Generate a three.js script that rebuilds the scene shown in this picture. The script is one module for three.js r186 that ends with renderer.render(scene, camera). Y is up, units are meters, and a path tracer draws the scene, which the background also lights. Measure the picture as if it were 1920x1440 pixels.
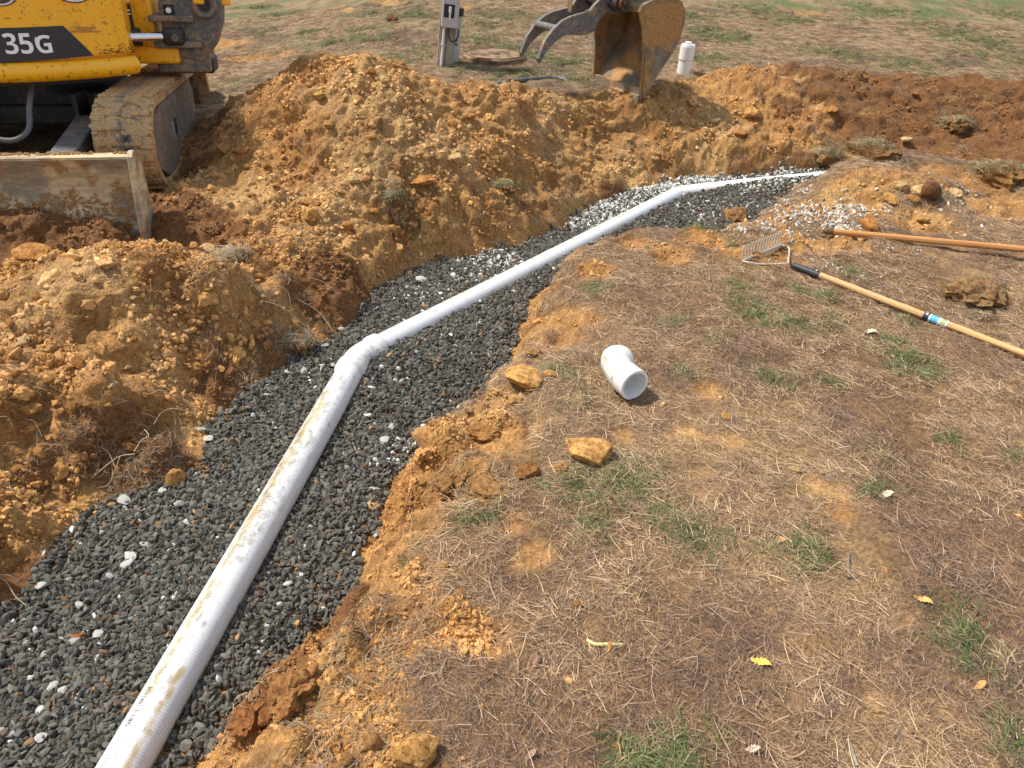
import * as THREE from 'three';
import { ImprovedNoise } from 'three/addons/math/ImprovedNoise.js';
import { RoundedBoxGeometry } from 'three/addons/geometries/RoundedBoxGeometry.js';
import { FontLoader } from 'three/addons/loaders/FontLoader.js';
import { mergeGeometries, mergeVertices, toCreasedNormals } from 'three/addons/utils/BufferGeometryUtils.js';

// ---------------------------------------------------------------- camera, sky, sun, exposure
const scene = new THREE.Scene();
const EYE = 1.5, FOCAL = 1450, PITCH = THREE.MathUtils.degToRad(31.5), ROLL = 0.055;
const camera = new THREE.PerspectiveCamera(2 * Math.atan(720 / FOCAL) * 180 / Math.PI, 4 / 3, 0.05, 400);
camera.position.set(0, EYE, 0);
camera.rotation.order = 'YXZ';
camera.rotation.set(-PITCH, 0, ROLL);
scene.add(camera);

const SUN = new THREE.Vector3(-0.54, 0.82, -0.11).normalize();
{ // pale hazy spring sky
  const w = 256, h = 128, d = new Float32Array(w * h * 4);
  for (let j = 0; j < h; j++) for (let i = 0; i < w; i++) {
    const el = (j / (h - 1) - 0.5) * Math.PI, az = (i / w - 0.5) * 2 * Math.PI;
    const v = new THREE.Vector3(Math.cos(el) * Math.cos(az), Math.sin(el), Math.cos(el) * Math.sin(az));
    const t = Math.pow(Math.max(0, v.y), 0.55), g = Math.pow(Math.max(0, v.dot(SUN)), 24);
    const c = [0.74 * (1 - t) + 0.40 * t + 0.65 * g, 0.77 * (1 - t) + 0.49 * t + 0.60 * g, 0.80 * (1 - t) + 0.66 * t + 0.52 * g];
    const k = (v.y < 0 ? 0.5 : 1) * 0.97;
    const o = (j * w + i) * 4;
    d[o] = c[0] * k; d[o + 1] = c[1] * k; d[o + 2] = c[2] * k; d[o + 3] = 1;
  }
  const sky = new THREE.DataTexture(d, w, h, THREE.RGBAFormat, THREE.FloatType);
  sky.mapping = THREE.EquirectangularReflectionMapping;
  sky.magFilter = sky.minFilter = THREE.LinearFilter;
  sky.needsUpdate = true;
  scene.background = sky;
  scene.environment = sky;
}
const sun = new THREE.DirectionalLight(0xfff6ea, 4.7);
sun.position.copy(SUN).multiplyScalar(25).add(new THREE.Vector3(0, 0, -4));
sun.target.position.set(0, 0, -4);
sun.castShadow = true;
sun.shadow.radius = 6;
sun.shadow.mapSize.set(4096, 4096);
Object.assign(sun.shadow.camera, { left: -9, right: 9, top: 9, bottom: -9, near: 1, far: 60 });
scene.add(sun, sun.target);

const renderer = new THREE.WebGLRenderer({ antialias: true });
renderer.toneMapping = THREE.LinearToneMapping;
renderer.toneMappingExposure = 1.18;
renderer.shadowMap.enabled = true;

// ---------------------------------------------------------------- helpers
const V3 = (x, y, z) => new THREE.Vector3(x, y, z);
function rng(seed) { let a = seed >>> 0; return () => { a = (a + 0x6D2B79F5) | 0; let t = Math.imul(a ^ (a >>> 15), 1 | a); t = (t + Math.imul(t ^ (t >>> 7), 61 | t)) ^ t; return ((t ^ (t >>> 14)) >>> 0) / 4294967296; }; }
const clamp = (x, a = 0, b = 1) => Math.min(b, Math.max(a, x));
const sstep = (a, b, x) => { const t = clamp((x - a) / (b - a)); return t * t * (3 - 2 * t); };
const lerp = (a, b, t) => a + (b - a) * t;
const perlin = new ImprovedNoise();
const N3 = (x, y, z) => perlin.noise(x + 31.7, y + 17.3, z + 53.1);
function fbm(x, y, z, o = 4) { let s = 0, a = 1, n = 0; for (let i = 0; i < o; i++) { s += a * N3(x, y, z); n += a; a *= 0.5; x = x * 2.03 + 5.1; y = y * 2.03 + 1.7; z = z * 2.03 + 9.2; } return s / n; }
const hash2 = (i, j, s) => { let h = Math.imul(i, 374761393) ^ Math.imul(j, 668265263) ^ Math.imul(s, 2147483647 ^ 0x5bd1e995); h = Math.imul(h ^ (h >>> 13), 1274126177); h ^= h >>> 16; return (h >>> 0) / 4294967296; };
// lumps of soil: the highest of the rounded clods scattered one to a cell
function lumps(x, z, cell, seed) {
  const u = x / cell, v = z / cell, iu = Math.floor(u), iv = Math.floor(v); let m = 0;
  for (let a = -1; a <= 1; a++) for (let b = -1; b <= 1; b++) {
    const i = iu + a, j = iv + b, r = 0.2 + 0.55 * Math.pow(hash2(i, j, seed + 2), 1.6);
    const dx = u - (i + hash2(i, j, seed)), dz = v - (j + hash2(i, j, seed + 1)), q = r * r - dx * dx - dz * dz;
    if (q > 0) m = Math.max(m, Math.sqrt(q));
  }
  return m * cell;
}
// a pixel of the photograph gives a direction; the distance comes from the height or the ground that the thing touches
const cP = Math.cos(PITCH), sP = Math.sin(PITCH), cR = Math.cos(ROLL), sR = Math.sin(ROLL);
function ray(px, py) { const x = (px - 960) / FOCAL, y = (720 - py) / FOCAL, X = x * cR - y * sR, Y = x * sR + y * cR; return V3(X, Y * cP - sP, -(cP + Y * sP)); }
function atY(px, py, y) { const d = ray(px, py); return d.multiplyScalar((y - EYE) / d.y).add(V3(0, EYE, 0)); }
function atD(px, py, t) { return ray(px, py).multiplyScalar(t).add(V3(0, EYE, 0)); }
function hit(px, py) { const d = ray(px, py); let t = 0.9; for (; t < 16; t += 0.006) { const x = d.x * t, z = d.z * t; if (EYE + d.y * t < ground(x, z)) break; } return V3(d.x * t, EYE + d.y * t, d.z * t); }
const mpp = (p) => Math.max(0.3, V3(p.x, p.y - EYE, p.z).dot(V3(0, -sP, -cP))) / FOCAL;     // metres to a pixel at a point

const taken = {};
function numbered(name) { const n = taken[name] = (taken[name] ?? -1) + 1; return n ? `${name}_${String(n).padStart(3, '0')}` : name; }
function tag(o, label, category, group) { o.userData.label = label; o.userData.category = category; if (group) o.userData.group = group; return o; }
function thing(name, label, category, pos, group) { const g = new THREE.Group(); g.name = numbered(name); if (pos) g.position.copy(pos); tag(g, label, category, group); scene.add(g); return g; }
function mesh(name, geo, mat, parent) { const m = new THREE.Mesh(geo, mat); m.name = name; parent.add(m); return m; }
function single(name, geo, mat, label, category, pos, group) { const m = new THREE.Mesh(geo, mat); m.name = numbered(name); if (pos) m.position.copy(pos); tag(m, label, category, group); scene.add(m); return m; }
function boxUV(g, s = 1) { // uv in metres by the face's main direction
  const q = g.index ? g.toNonIndexed() : g; if (!q.attributes.normal) q.computeVertexNormals(); const p = q.attributes.position, n = p.count, uv = new Float32Array(n * 2);
  for (let i = 0; i < n; i += 3) {
    const a = V3().fromBufferAttribute(p, i), b = V3().fromBufferAttribute(p, i + 1), c = V3().fromBufferAttribute(p, i + 2);
    const m = b.clone().sub(a).cross(c.clone().sub(a)), X = Math.abs(m.x), Y = Math.abs(m.y), Z = Math.abs(m.z);
    [a, b, c].forEach((v, k) => { const t = X > Y && X > Z ? [v.z, v.y] : Y > Z ? [v.x, v.z] : [v.x, v.y]; uv[(i + k) * 2] = t[0] * s; uv[(i + k) * 2 + 1] = t[1] * s; });
  }
  q.setAttribute('uv', new THREE.BufferAttribute(uv, 2)); return q;
}
const box = (w, h, d, x = 0, y = 0, z = 0, r = 0.008) => new RoundedBoxGeometry(w, h, d, 2, Math.min(r, w / 2.2, h / 2.2, d / 2.2)).translate(x, y, z);
const cyl = (r0, r1, h, n = 24, open = false) => new THREE.CylinderGeometry(r1, r0, h, n, 1, open);
function rod(a, b, r, n = 14, r2 = r) { const d = b.clone().sub(a), g = cyl(r, r2, d.length(), n); g.applyQuaternion(new THREE.Quaternion().setFromUnitVectors(V3(0, 1, 0), d.clone().normalize())); return g.translate((a.x + b.x) / 2, (a.y + b.y) / 2, (a.z + b.z) / 2); }
function beam(a, b, w, h, up = V3(0, 1, 0)) { const d = b.clone().sub(a), g = box(w, h, d.length(), 0, 0, 0, 0.012), z = d.normalize(), x = up.clone().cross(z).normalize(), y = z.clone().cross(x); g.applyMatrix4(new THREE.Matrix4().makeBasis(x, y, z)); return g.translate((a.x + b.x) / 2, (a.y + b.y) / 2, (a.z + b.z) / 2).translate(d.x * 0, 0, 0); }
function beamAB(a, b, w, h) { const l = a.distanceTo(b), z = b.clone().sub(a).normalize(), x = V3(0, 1, 0).cross(z).normalize(), y = z.clone().cross(x); return box(w, h, l, 0, 0, 0, 0.012).applyMatrix4(new THREE.Matrix4().makeBasis(x, y, z)).translate((a.x + b.x) / 2, (a.y + b.y) / 2, (a.z + b.z) / 2); }
function plate(pts, depth, bevel = 0.004) { const s = new THREE.Shape(pts.map(([x, y]) => new THREE.Vector2(x, y))); return new THREE.ExtrudeGeometry(s, { depth: depth - 2 * bevel, bevelEnabled: bevel > 0, bevelThickness: bevel, bevelSize: bevel, bevelSegments: 2, curveSegments: 10 }).translate(0, 0, bevel); }
const tube = (pts, r, seg = 24, rad = 8) => new THREE.TubeGeometry(new THREE.CatmullRomCurve3(pts), seg, r, rad);

// ---------------------------------------------------------------- textures
function pnoise(per, seed) { return (x, y) => { const i = Math.floor(x), j = Math.floor(y), f = x - i, g = y - j, s = f * f * (3 - 2 * f), t = g * g * (3 - 2 * g), m = (k) => ((k % per) + per) % per; return lerp(lerp(hash2(m(i), m(j), seed), hash2(m(i + 1), m(j), seed), s), lerp(hash2(m(i), m(j + 1), seed), hash2(m(i + 1), m(j + 1), seed), s), t); }; }
function pfbm(base, oct, seed) { const ns = []; for (let o = 0; o < oct; o++) ns.push(pnoise(base << o, seed + o * 7)); return (u, v) => { let s = 0, a = 1, n = 0; for (let o = 0; o < oct; o++) { s += a * ns[o](u * (base << o), v * (base << o)); n += a; a *= 0.6; } return s / n; }; }
function tex(w, h, fn, srgb = true, rep) {
  const d = new Uint8Array(w * h * 4); const c = [0, 0, 0];
  for (let j = 0; j < h; j++) for (let i = 0; i < w; i++) { fn(i / w, j / h, c, i, j); const o = (j * w + i) * 4; d[o] = clamp(c[0]) * 255; d[o + 1] = clamp(c[1]) * 255; d[o + 2] = clamp(c[2]) * 255; d[o + 3] = 255; }
  const t = new THREE.DataTexture(d, w, h); t.wrapS = t.wrapT = THREE.RepeatWrapping; t.magFilter = THREE.LinearFilter; t.minFilter = THREE.LinearMipmapLinearFilter; t.generateMipmaps = true; if (srgb) t.colorSpace = THREE.SRGBColorSpace; if (rep) t.repeat.set(...rep); t.needsUpdate = true; return t;
}
const mixc = (o, a, b, t) => { for (let k = 0; k < 3; k++) o[k] = lerp(a[k], b[k], t); };
const n8 = pfbm(8, 6, 3), n16 = pfbm(16, 5, 91), n4 = pfbm(4, 6, 44), n64 = pfbm(64, 3, 12);
const grainMap = tex(1024, 1024, (u, v, c) => { const a = n16(u, v), b = n64(u, v), k = 0.80 + 0.34 * (a - 0.5) + 0.42 * (b - 0.5); c[0] = k; c[1] = k * (0.99 + 0.06 * (n8(v, u) - 0.5)); c[2] = k * (0.98 + 0.12 * (n4(v, u) - 0.5)); });
const grainBump = tex(1024, 1024, (u, v, c) => { c[0] = c[1] = c[2] = 0.5 * n64(u, v) + 0.5 * n16(v, u); }, false);
const rockMap = tex(512, 512, (u, v, c) => { const t = n8(u, v), k = n64(u, v); mixc(c, [0.80, 0.68, 0.50], [1.0, 0.93, 0.78], sstep(0.3, 0.65, t)); const s = sstep(0.62, 0.72, n16(v, u)); for (let i = 0; i < 3; i++) c[i] *= (0.85 + 0.3 * (k - 0.5)) * (1 - 0.35 * s); });
const steelMap = tex(512, 512, (u, v, c) => { // dark steel with tan mud dried on it
  const m = sstep(0.5, 0.62, n8(u, v) + 0.25 * (n64(u, v) - 0.5)); mixc(c, [0.46, 0.45, 0.44], [0.66, 0.55, 0.42], 0.8 * m); const k = 0.9 + 0.5 * (n64(v, u) - 0.5); for (let i = 0; i < 3; i++) c[i] *= k; });
const darkMap = tex(512, 512, (u, v, c) => { const m = sstep(0.52, 0.66, n8(u, v)); mixc(c, [0.21, 0.21, 0.215], [0.40, 0.34, 0.27], 0.55 * m); const k = 0.9 + 0.5 * (n64(v, u) - 0.5); for (let i = 0; i < 3; i++) c[i] *= k; });
const mudMap = tex(512, 512, (u, v, c) => { // rubber under a coat of dry mud
  const m = sstep(0.30, 0.44, n8(u, v) + 0.3 * (n64(u, v) - 0.5)); mixc(c, [0.56, 0.50, 0.42], [0.80, 0.64, 0.44], m); const w = sstep(0.55, 0.7, n16(v, u)); mixc(c, c, [0.62, 0.44, 0.25], 0.6 * w); const k = 0.92 + 0.4 * (n64(v, u) - 0.5); for (let i = 0; i < 3; i++) c[i] *= k; });
const bladeMap = tex(512, 512, (u, v, c) => { const m = n8(u, v), st = n64(u * 0.25, v); mixc(c, [0.66, 0.61, 0.51], [0.86, 0.77, 0.61], sstep(0.35, 0.6, m)); const r = sstep(0.6, 0.68, n16(u, v)); mixc(c, c, [0.66, 0.47, 0.29], 0.6 * r); const k = 0.9 + 0.35 * (st - 0.5); for (let i = 0; i < 3; i++) c[i] *= k; });
const bucketMap = tex(512, 512, (u, v, c) => { const m = n8(u, v) + 0.3 * (n64(u, v) - 0.5); mixc(c, [0.57, 0.52, 0.45], [0.72, 0.56, 0.35], sstep(0.36, 0.56, m)); const k = 0.88 + 0.5 * (n16(v, u) - 0.5); for (let i = 0; i < 3; i++) c[i] *= k; });
const yellowMap = tex(512, 512, (u, v, c) => { mixc(c, [0.98, 0.70, 0.02], [1.0, 0.74, 0.05], n8(u, v)); const sp = sstep(0.71, 0.76, n64(u, v)); mixc(c, c, [0.45, 0.28, 0.08], 0.55 * sp); const d = sstep(0.6, 0.75, n16(v, u)); mixc(c, c, [0.78, 0.56, 0.18], 0.5 * d); });
const woodMap = tex(1024, 128, (u, v, c) => { const g = n64(u * 0.06, v) * 0.6 + n16(u * 0.2, v) * 0.4; mixc(c, [0.70, 0.53, 0.34], [0.88, 0.72, 0.48], sstep(0.3, 0.7, g)); const st = sstep(0.56, 0.68, n8(u, v * 0.3)); mixc(c, c, [0.62, 0.48, 0.35], 0.7 * st); });
const postMap = tex(256, 1024, (u, v, c) => { const g = n64(u, v * 0.05) * 0.6 + n16(u, v * 0.1) * 0.4; mixc(c, [0.47, 0.44, 0.39], [0.72, 0.69, 0.62], sstep(0.25, 0.75, g)); });
const lidMap = tex(512, 512, (u, v, c) => { const m = n8(u, v); mixc(c, [0.42, 0.34, 0.27], [0.66, 0.54, 0.40], sstep(0.3, 0.65, m)); const k = 0.9 + 0.4 * (n64(u, v) - 0.5); for (let i = 0; i < 3; i++) c[i] *= k; });
const std = (o) => new THREE.MeshStandardMaterial({ roughness: 0.9, ...o });
const lin = (r, g, b) => new THREE.Color().setRGB(r, g, b);
const M = {
  soil: std({ vertexColors: true, map: grainMap, bumpMap: grainBump, bumpScale: 0.010, roughness: 1 }),
  crumb: std({ color: 0xffffff, roughness: 1 }),
  stone: std({ color: 0xffffff, roughness: 0.8 }),
  rock: std({ map: rockMap, bumpMap: grainBump, bumpScale: 0.004, vertexColors: true, roughness: 0.95 }),
  straw: std({ color: 0xffffff, roughness: 0.8, side: THREE.DoubleSide }),
  steel: std({ map: steelMap, bumpMap: grainBump, bumpScale: 0.003, roughness: 0.65, metalness: 0.25 }),
  dark: std({ map: darkMap, bumpMap: grainBump, bumpScale: 0.002, roughness: 0.6, metalness: 0.2 }),
  black: std({ color: lin(0.015, 0.015, 0.016), roughness: 0.55 }),
  mud: std({ map: mudMap, bumpMap: grainBump, bumpScale: 0.012, roughness: 1 }),
  blade: std({ map: bladeMap, bumpMap: grainBump, bumpScale: 0.004, roughness: 0.8, metalness: 0.1 }),
  bucket: std({ map: bucketMap, bumpMap: grainBump, bumpScale: 0.006, roughness: 0.85, metalness: 0.1 }),
  yellow: new THREE.MeshPhysicalMaterial({ map: yellowMap, roughness: 0.42, clearcoat: 0.35, clearcoatRoughness: 0.35 }),
  decal: std({ color: lin(0.028, 0.028, 0.03), roughness: 0.5 }),
  white: std({ color: lin(0.78, 0.78, 0.77), roughness: 0.5 }),
  chrome: std({ color: lin(0.75, 0.75, 0.76), roughness: 0.18, metalness: 1 }),
  brass: std({ color: lin(0.45, 0.42, 0.36), roughness: 0.4, metalness: 0.7 }),
  pvc: std({ color: lin(0.80, 0.81, 0.80), roughness: 0.38 }),
  galv: std({ color: lin(0.50, 0.51, 0.52), roughness: 0.5, metalness: 0.3, bumpMap: grainBump, bumpScale: 0.001 }),
  post: std({ map: postMap, bumpMap: grainBump, bumpScale: 0.002 }),
  lid: std({ map: lidMap, bumpMap: grainBump, bumpScale: 0.010, roughness: 1 }),
  wood: std({ map: woodMap, roughness: 0.62 }),
  clearPlastic: new THREE.MeshPhysicalMaterial({ color: lin(0.85, 0.87, 0.88), transmission: 0.75, thickness: 0, roughness: 0.18 }),
};

// ---------------------------------------------------------------- the terrain: lawn, spoil, trench
const softrelu = (x, k) => 0.5 * (x + Math.sqrt(x * x + k * k));
function lawnY(x, z) { const d = -z; const t = sstep(-4, -0.6, x); const far = Math.min(d, 16 + 0.1 * Math.max(0, d - 16)); return 0.07 * softrelu(far - 2.5, 0.5) * lerp(0.3, 1, t); }
const PR = 0.059;                                                          // radius of the drain pipe
const pipeAxis = [atY(232, 1440, -0.315), atY(672, 672, -0.25), atY(1268, 367, -0.19), atY(1400, 350, -0.165), atY(1548, 336, -0.11)];
const nearDir = pipeAxis[0].clone().sub(pipeAxis[1]).normalize();
const pipeLine = [pipeAxis[0].clone().addScaledVector(nearDir, 1.2), ...pipeAxis];
const leftFoot = [[-80, 1290, -.34], [0, 1165, -.34], [45, 1108, -.34], [150, 962, -.34], [250, 925, -.33], [370, 885, -.33], [392, 800, -.32], [480, 722, -.31], [600, 655, -.3], [688, 592, -.29], [700, 542, -.28], [790, 494, -.27], [960, 464, -.26], [1040, 432, -.25], [1092, 400, -.24], [1180, 362, -.21], [1290, 334, -.18], [1380, 336, -.17], [1440, 328, -.15], [1560, 324, -.12]].map((a) => atY(...a));
const rightFoot = [[1580, 338, -.12], [1480, 366, -.12], [1420, 392, -.08], [1350, 414, -.02], [1290, 428, -.025], [1200, 441, -.06], [1130, 462, -.095], [1000, 540, -.155], [975, 608, -.16], [955, 663, -.165], [870, 735, -.175], [735, 840, -.19], [700, 960, -.22], [640, 1095, -.24], [560, 1205, -.28], [470, 1290, -.3], [400, 1380, -.32], [340, 1470, -.32]].map((a) => atY(...a));
const trenchPoly = [V3(-1.75, 0, -0.2), ...leftFoot, ...rightFoot, V3(-0.72, 0, -0.2)].map((p) => [p.x, p.z]);
const dirtPoly = [[-1.1, -0.2], ...pipeAxis.map((p) => [p.x, p.z]), [2.75, -5.75], [3.3, -5.35], [4.2, -5.3], [6.5, -5.5], [6.5, -7.6], [4.3, -7.5], [1.9, -7.35], [1.3, -7.1], [0.95, -6.85], [0.3, -6.35], [-0.05, -6.25], [-0.75, -6.1], [-1.15, -6.05], [-1.6, -6.0], [-2.0, -5.7], [-2.3, -5.3], [-3.2, -4.9], [-6.5, -4.8], [-6.5, -0.2]];
function sdf(poly, x, z) { let d = 1e9, inside = false; for (let i = 0, j = poly.length - 1; i < poly.length; j = i++) { const ax = poly[j][0], az = poly[j][1], bx = poly[i][0], bz = poly[i][1], ex = bx - ax, ez = bz - az, wx = x - ax, wz = z - az, t = clamp((wx * ex + wz * ez) / (ex * ex + ez * ez)), px = wx - ex * t, pz = wz - ez * t; d = Math.min(d, px * px + pz * pz); if ((az > z) !== (bz > z) && x < ex * (z - az) / ez + ax) inside = !inside; } d = Math.sqrt(d); return inside ? -d : d; }
function nearPipe(x, z) { let best = 1e9, y = 0, side = 0; for (let i = 0; i + 1 < pipeLine.length; i++) { const a = pipeLine[i], b = pipeLine[i + 1], ex = b.x - a.x, ez = b.z - a.z, t = clamp(((x - a.x) * ex + (z - a.z) * ez) / (ex * ex + ez * ez)), dx = x - a.x - ex * t, dz = z - a.z - ez * t, d = dx * dx + dz * dz; if (d < best) { best = d; y = lerp(a.y, b.y, t); side = ex * (z - a.z) - ez * (x - a.x) > 0 ? 1 : -1; } } return [Math.sqrt(best), y, side]; }
// heights read off the photograph: [px, py, height] and plain [x, height, z]
const ctrl = [
  [600, 108, .64], [700, 113, .64], [540, 128, .57], [480, 188, .42], [430, 208, .32], [390, 236, .2], [800, 150, .54], [880, 166, .47], [980, 198, .39],
  [650, 200, .47], [650, 300, .22], [560, 250, .32], [500, 300, .17], [600, 380, .09], [680, 425, -.01], [540, 450, .01], [400, 330, .08], [400, 280, .12], [450, 400, .05], [330, 400, .04], [300, 440, -.03],
  [800, 250, .34], [740, 330, .17], [800, 380, .03], [850, 415, -.04], [950, 300, .14], [940, 380, -.04], [1000, 358, -.04], [1060, 320, .0], [1100, 348, -.1], [900, 215, .38],
  [1000, 250, .22], [1080, 200, .28], [1080, 265, .08], [1180, 300, -.03], [1240, 316, -.08], [1150, 240, .12], [1200, 190, .25], [1300, 250, .1], [1300, 180, .28], [1260, 152, .33],
  [1400, 300, -.04], [1400, 230, .15], [1400, 160, .35], [1400, 119, .46], [1500, 126, .46], [1600, 133, .45], [1750, 141, .43], [1900, 150, .42], [1500, 200, .25], [1500, 300, -.03], [1600, 220, .2], [1600, 295, .0], [1750, 200, .27], [1750, 285, .05], [1900, 220, .24], [1900, 300, .1],
  [180, 472, .2], [300, 482, .18], [420, 503, .14], [100, 500, .17], [0, 545, .1], [100, 440, -.02], [0, 440, .0], [200, 430, -.03], [400, 455, -.02],
  [200, 570, .13], [320, 580, .1], [100, 620, .08], [0, 680, .05], [420, 580, .07], [520, 555, -.03], [565, 600, -.1], [600, 560, -.11], [640, 500, -.09], [700, 470, -.09], [440, 640, -.02], [330, 690, -.01], [200, 730, .0], [100, 800, -.03], [0, 900, -.08], [280, 800, -.1], [330, 830, -.16], [180, 880, -.15], [80, 970, -.2], [0, 1060, -.22],
].map(([a, b, y]) => atY(a, b, y)).concat([[-1.2, .3, -6.1], [-1.7, .26, -6.1], [-.6, .3, -6.2], [0, .3, -6.4], [.7, .3, -6.9], [1.9, .33, -7.5], [3, .35, -7.7], [5, .33, -7.7], [6.5, .3, -7], [6.5, .25, -5.4], [4.3, .2, -5.3], [3.3, .16, -5.3], [2.7, .02, -5.8], [-2.4, .05, -5.4], [-2.6, .04, -4.6], [-3.6, .04, -4.7], [-6, .03, -4.8], [-6, 0, -3], [-4, .0, -2.2], [-5, 0, -1], [-2.6, -.05, -1.2], [-2.3, -.1, -.4], [-3.2, .03, -3.6], [-2.5, .02, -3.7]].map((p) => V3(...p)));
const rbf = (() => { // thin-plate surface through them
  const n = ctrl.length, m = n + 3, A = [], U = (r2) => r2 < 1e-12 ? 0 : 0.5 * r2 * Math.log(r2);
  for (let i = 0; i < n; i++) { const r = new Float64Array(m + 1); for (let j = 0; j < n; j++) r[j] = U((ctrl[i].x - ctrl[j].x) ** 2 + (ctrl[i].z - ctrl[j].z) ** 2) + (i === j ? 0.002 : 0); r[n] = 1; r[n + 1] = ctrl[i].x; r[n + 2] = ctrl[i].z; r[m] = ctrl[i].y; A.push(r); }
  for (let k = 0; k < 3; k++) { const r = new Float64Array(m + 1); for (let j = 0; j < n; j++) r[j] = k === 0 ? 1 : k === 1 ? ctrl[j].x : ctrl[j].z; A.push(r); }
  for (let c = 0; c < m; c++) { let p = c; for (let r = c + 1; r < m; r++) if (Math.abs(A[r][c]) > Math.abs(A[p][c])) p = r; [A[c], A[p]] = [A[p], A[c]]; for (let r = c + 1; r < m; r++) { const f = A[r][c] / A[c][c]; if (f) for (let k = c; k <= m; k++) A[r][k] -= f * A[c][k]; } }
  const w = new Float64Array(m); for (let r = m - 1; r >= 0; r--) { let s = A[r][m]; for (let k = r + 1; k < m; k++) s -= A[r][k] * w[k]; w[r] = s / A[r][r]; }
  return (x, z) => { let s = w[n] + w[n + 1] * x + w[n + 2] * z; for (let i = 0; i < n; i++) s += w[i] * U((x - ctrl[i].x) ** 2 + (z - ctrl[i].z) ** 2); return s; };
})();
const bladeA = V3(-3.4, 0, -3.50), bladeB = V3(-2.15, 0, -3.72);
const heap = atY(1665, 345, .2);
function floorY(x, z) { const [d, y, side] = nearPipe(x, z); const o = side > 0 ? lerp(lerp(-.03, .012, sstep(-2.6, -3.1, z)), .046, sstep(-5.3, -5.8, z)) : lerp(-.03, .012, sstep(-4.7, -5.5, z)); return y + o - 0.02 * sstep(0.1, 0.5, d); }
function terrain(x, z) { // -> [height, distance outside the trench, dirt polygon distance]
  const s = sdf(trenchPoly, x, z), sd = sdf(dirtPoly, x, z), L = lawnY(x, z) - 0.075 * Math.exp(-Math.max(0, s) / 0.2) + 0.13 * Math.exp(-((x - heap.x) ** 2 / 0.18 + (z - heap.z) ** 2 / 0.06));
  let B = L; if (sd < 0.3) B = lerp(L, rbf(x, z), sstep(0.3, -0.15, sd));
  { const ex = 1.0, ez = -.2, t = clamp(((x - bladeA.x) * (bladeB.x - bladeA.x) + (z - bladeA.z) * (bladeB.z - bladeA.z)) / bladeA.distanceToSquared(bladeB)), q = Math.hypot(x - lerp(bladeA.x, bladeB.x, t), z - lerp(bladeA.z, bladeB.z, t)); B += (.10 + .05 * N3(x * 4, 1, z * 4)) * Math.exp(-q * q / .022); }
  if (s > 1.2) return [B, s, sd];
  const F = floorY(x, z); if (s <= 0) return [Math.max(F, Math.min(F, B + 5)), s, sd];
  const right = nearPipe(x, z)[2] > 0, k = right ? (z > -2.4 ? 1.5 : z > -4 ? 1.7 : 1.1) : lerp(2.2, 1.0, sstep(-3.6, -2.7, z)) * (1 + 0.5 * N3(x * 3.1, 9, z * 3.1));
  const ss = Math.max(0, s + (0.07 * N3(x * 5, 3, z * 5) + 0.03 * N3(x * 14, 3, z * 14)) * sstep(0, .1, s)), T = F + k * ss;
  const h = 0.04, mn = 0.5 * (B + T - Math.sqrt((B - T) ** 2 + h * h)) + 0.0;
  return [Math.max(mn, F - 0.01), s, sd];
}
// where soil lies on the grass: [px, py, radius]
const spills = [[1060, 600, .16], [1110, 520, .12], [1030, 640, .12], [900, 790, .2], [830, 880, .16], [880, 900, .14], [760, 960, .16], [700, 1040, .16], [780, 1080, .14], [640, 1170, .16], [700, 1180, .14], [580, 1280, .16], [560, 1380, .18], [660, 1330, .16], [700, 1420, .14], [1000, 1050, .07], [870, 1170, .12], [960, 980, .06], [1330, 740, .09], [1290, 820, .07], [1370, 830, .07], [1500, 450, .22], [1430, 475, .16], [1570, 480, .18], [1330, 445, .16], [1270, 470, .13], [1180, 480, .12], [1480, 520, .1], [1600, 390, .3], [1680, 370, .35], [1780, 350, .3], [1850, 400, .25], [1530, 400, .22], [1440, 410, .15], [1900, 390, .2], [1720, 420, .2], [940, 730, .12], [1570, 960, .06], [1540, 920, .07], [1520, 1220, .05], [1640, 1330, .06], [1560, 50, .5], [1500, 85, .3], [860, 72, .25], [740, 45, .35], [640, 45, .3], [480, 110, .35], [420, 80, .4], [560, 200, .2], [1170, 820, .05]].map(([a, b, r]) => { const p = atY(a, b, b < 300 ? .2 : b < 480 ? .1 : 0); return [p.x, p.z, r]; });
function dirtAt(x, z, s, sd) {
  const n = fbm(x * 4, 2, z * 4, 3), n2 = N3(x * 14, 5, z * 14);
  let a = sstep(0.08, -0.08, sd + 0.2 * n + 0.05 * n2);
  a = Math.max(a, sstep(0.2, 0.04, (s + 0.2 * n + 0.05 * n2) / lerp(1, 1.9, sstep(-2.6, -1.9, z))));
  let rough = a; if (a < 1) for (const q of spills) { const d = Math.hypot(x - q[0], z - q[1]); if (d < q[2] * 1.6) a = Math.max(a, 0.95 * sstep(q[2] * 1.1, q[2] * 0.5, d + q[2] * (0.9 * n + 0.3 * n2))); if (q[2] >= .115 && d < q[2] * 1.6) rough = Math.max(rough, .8 * sstep(q[2] * 1.1, q[2] * 0.5, d + q[2] * (0.9 * n + 0.3 * n2))); }
  return [a, rough];
}
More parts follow.
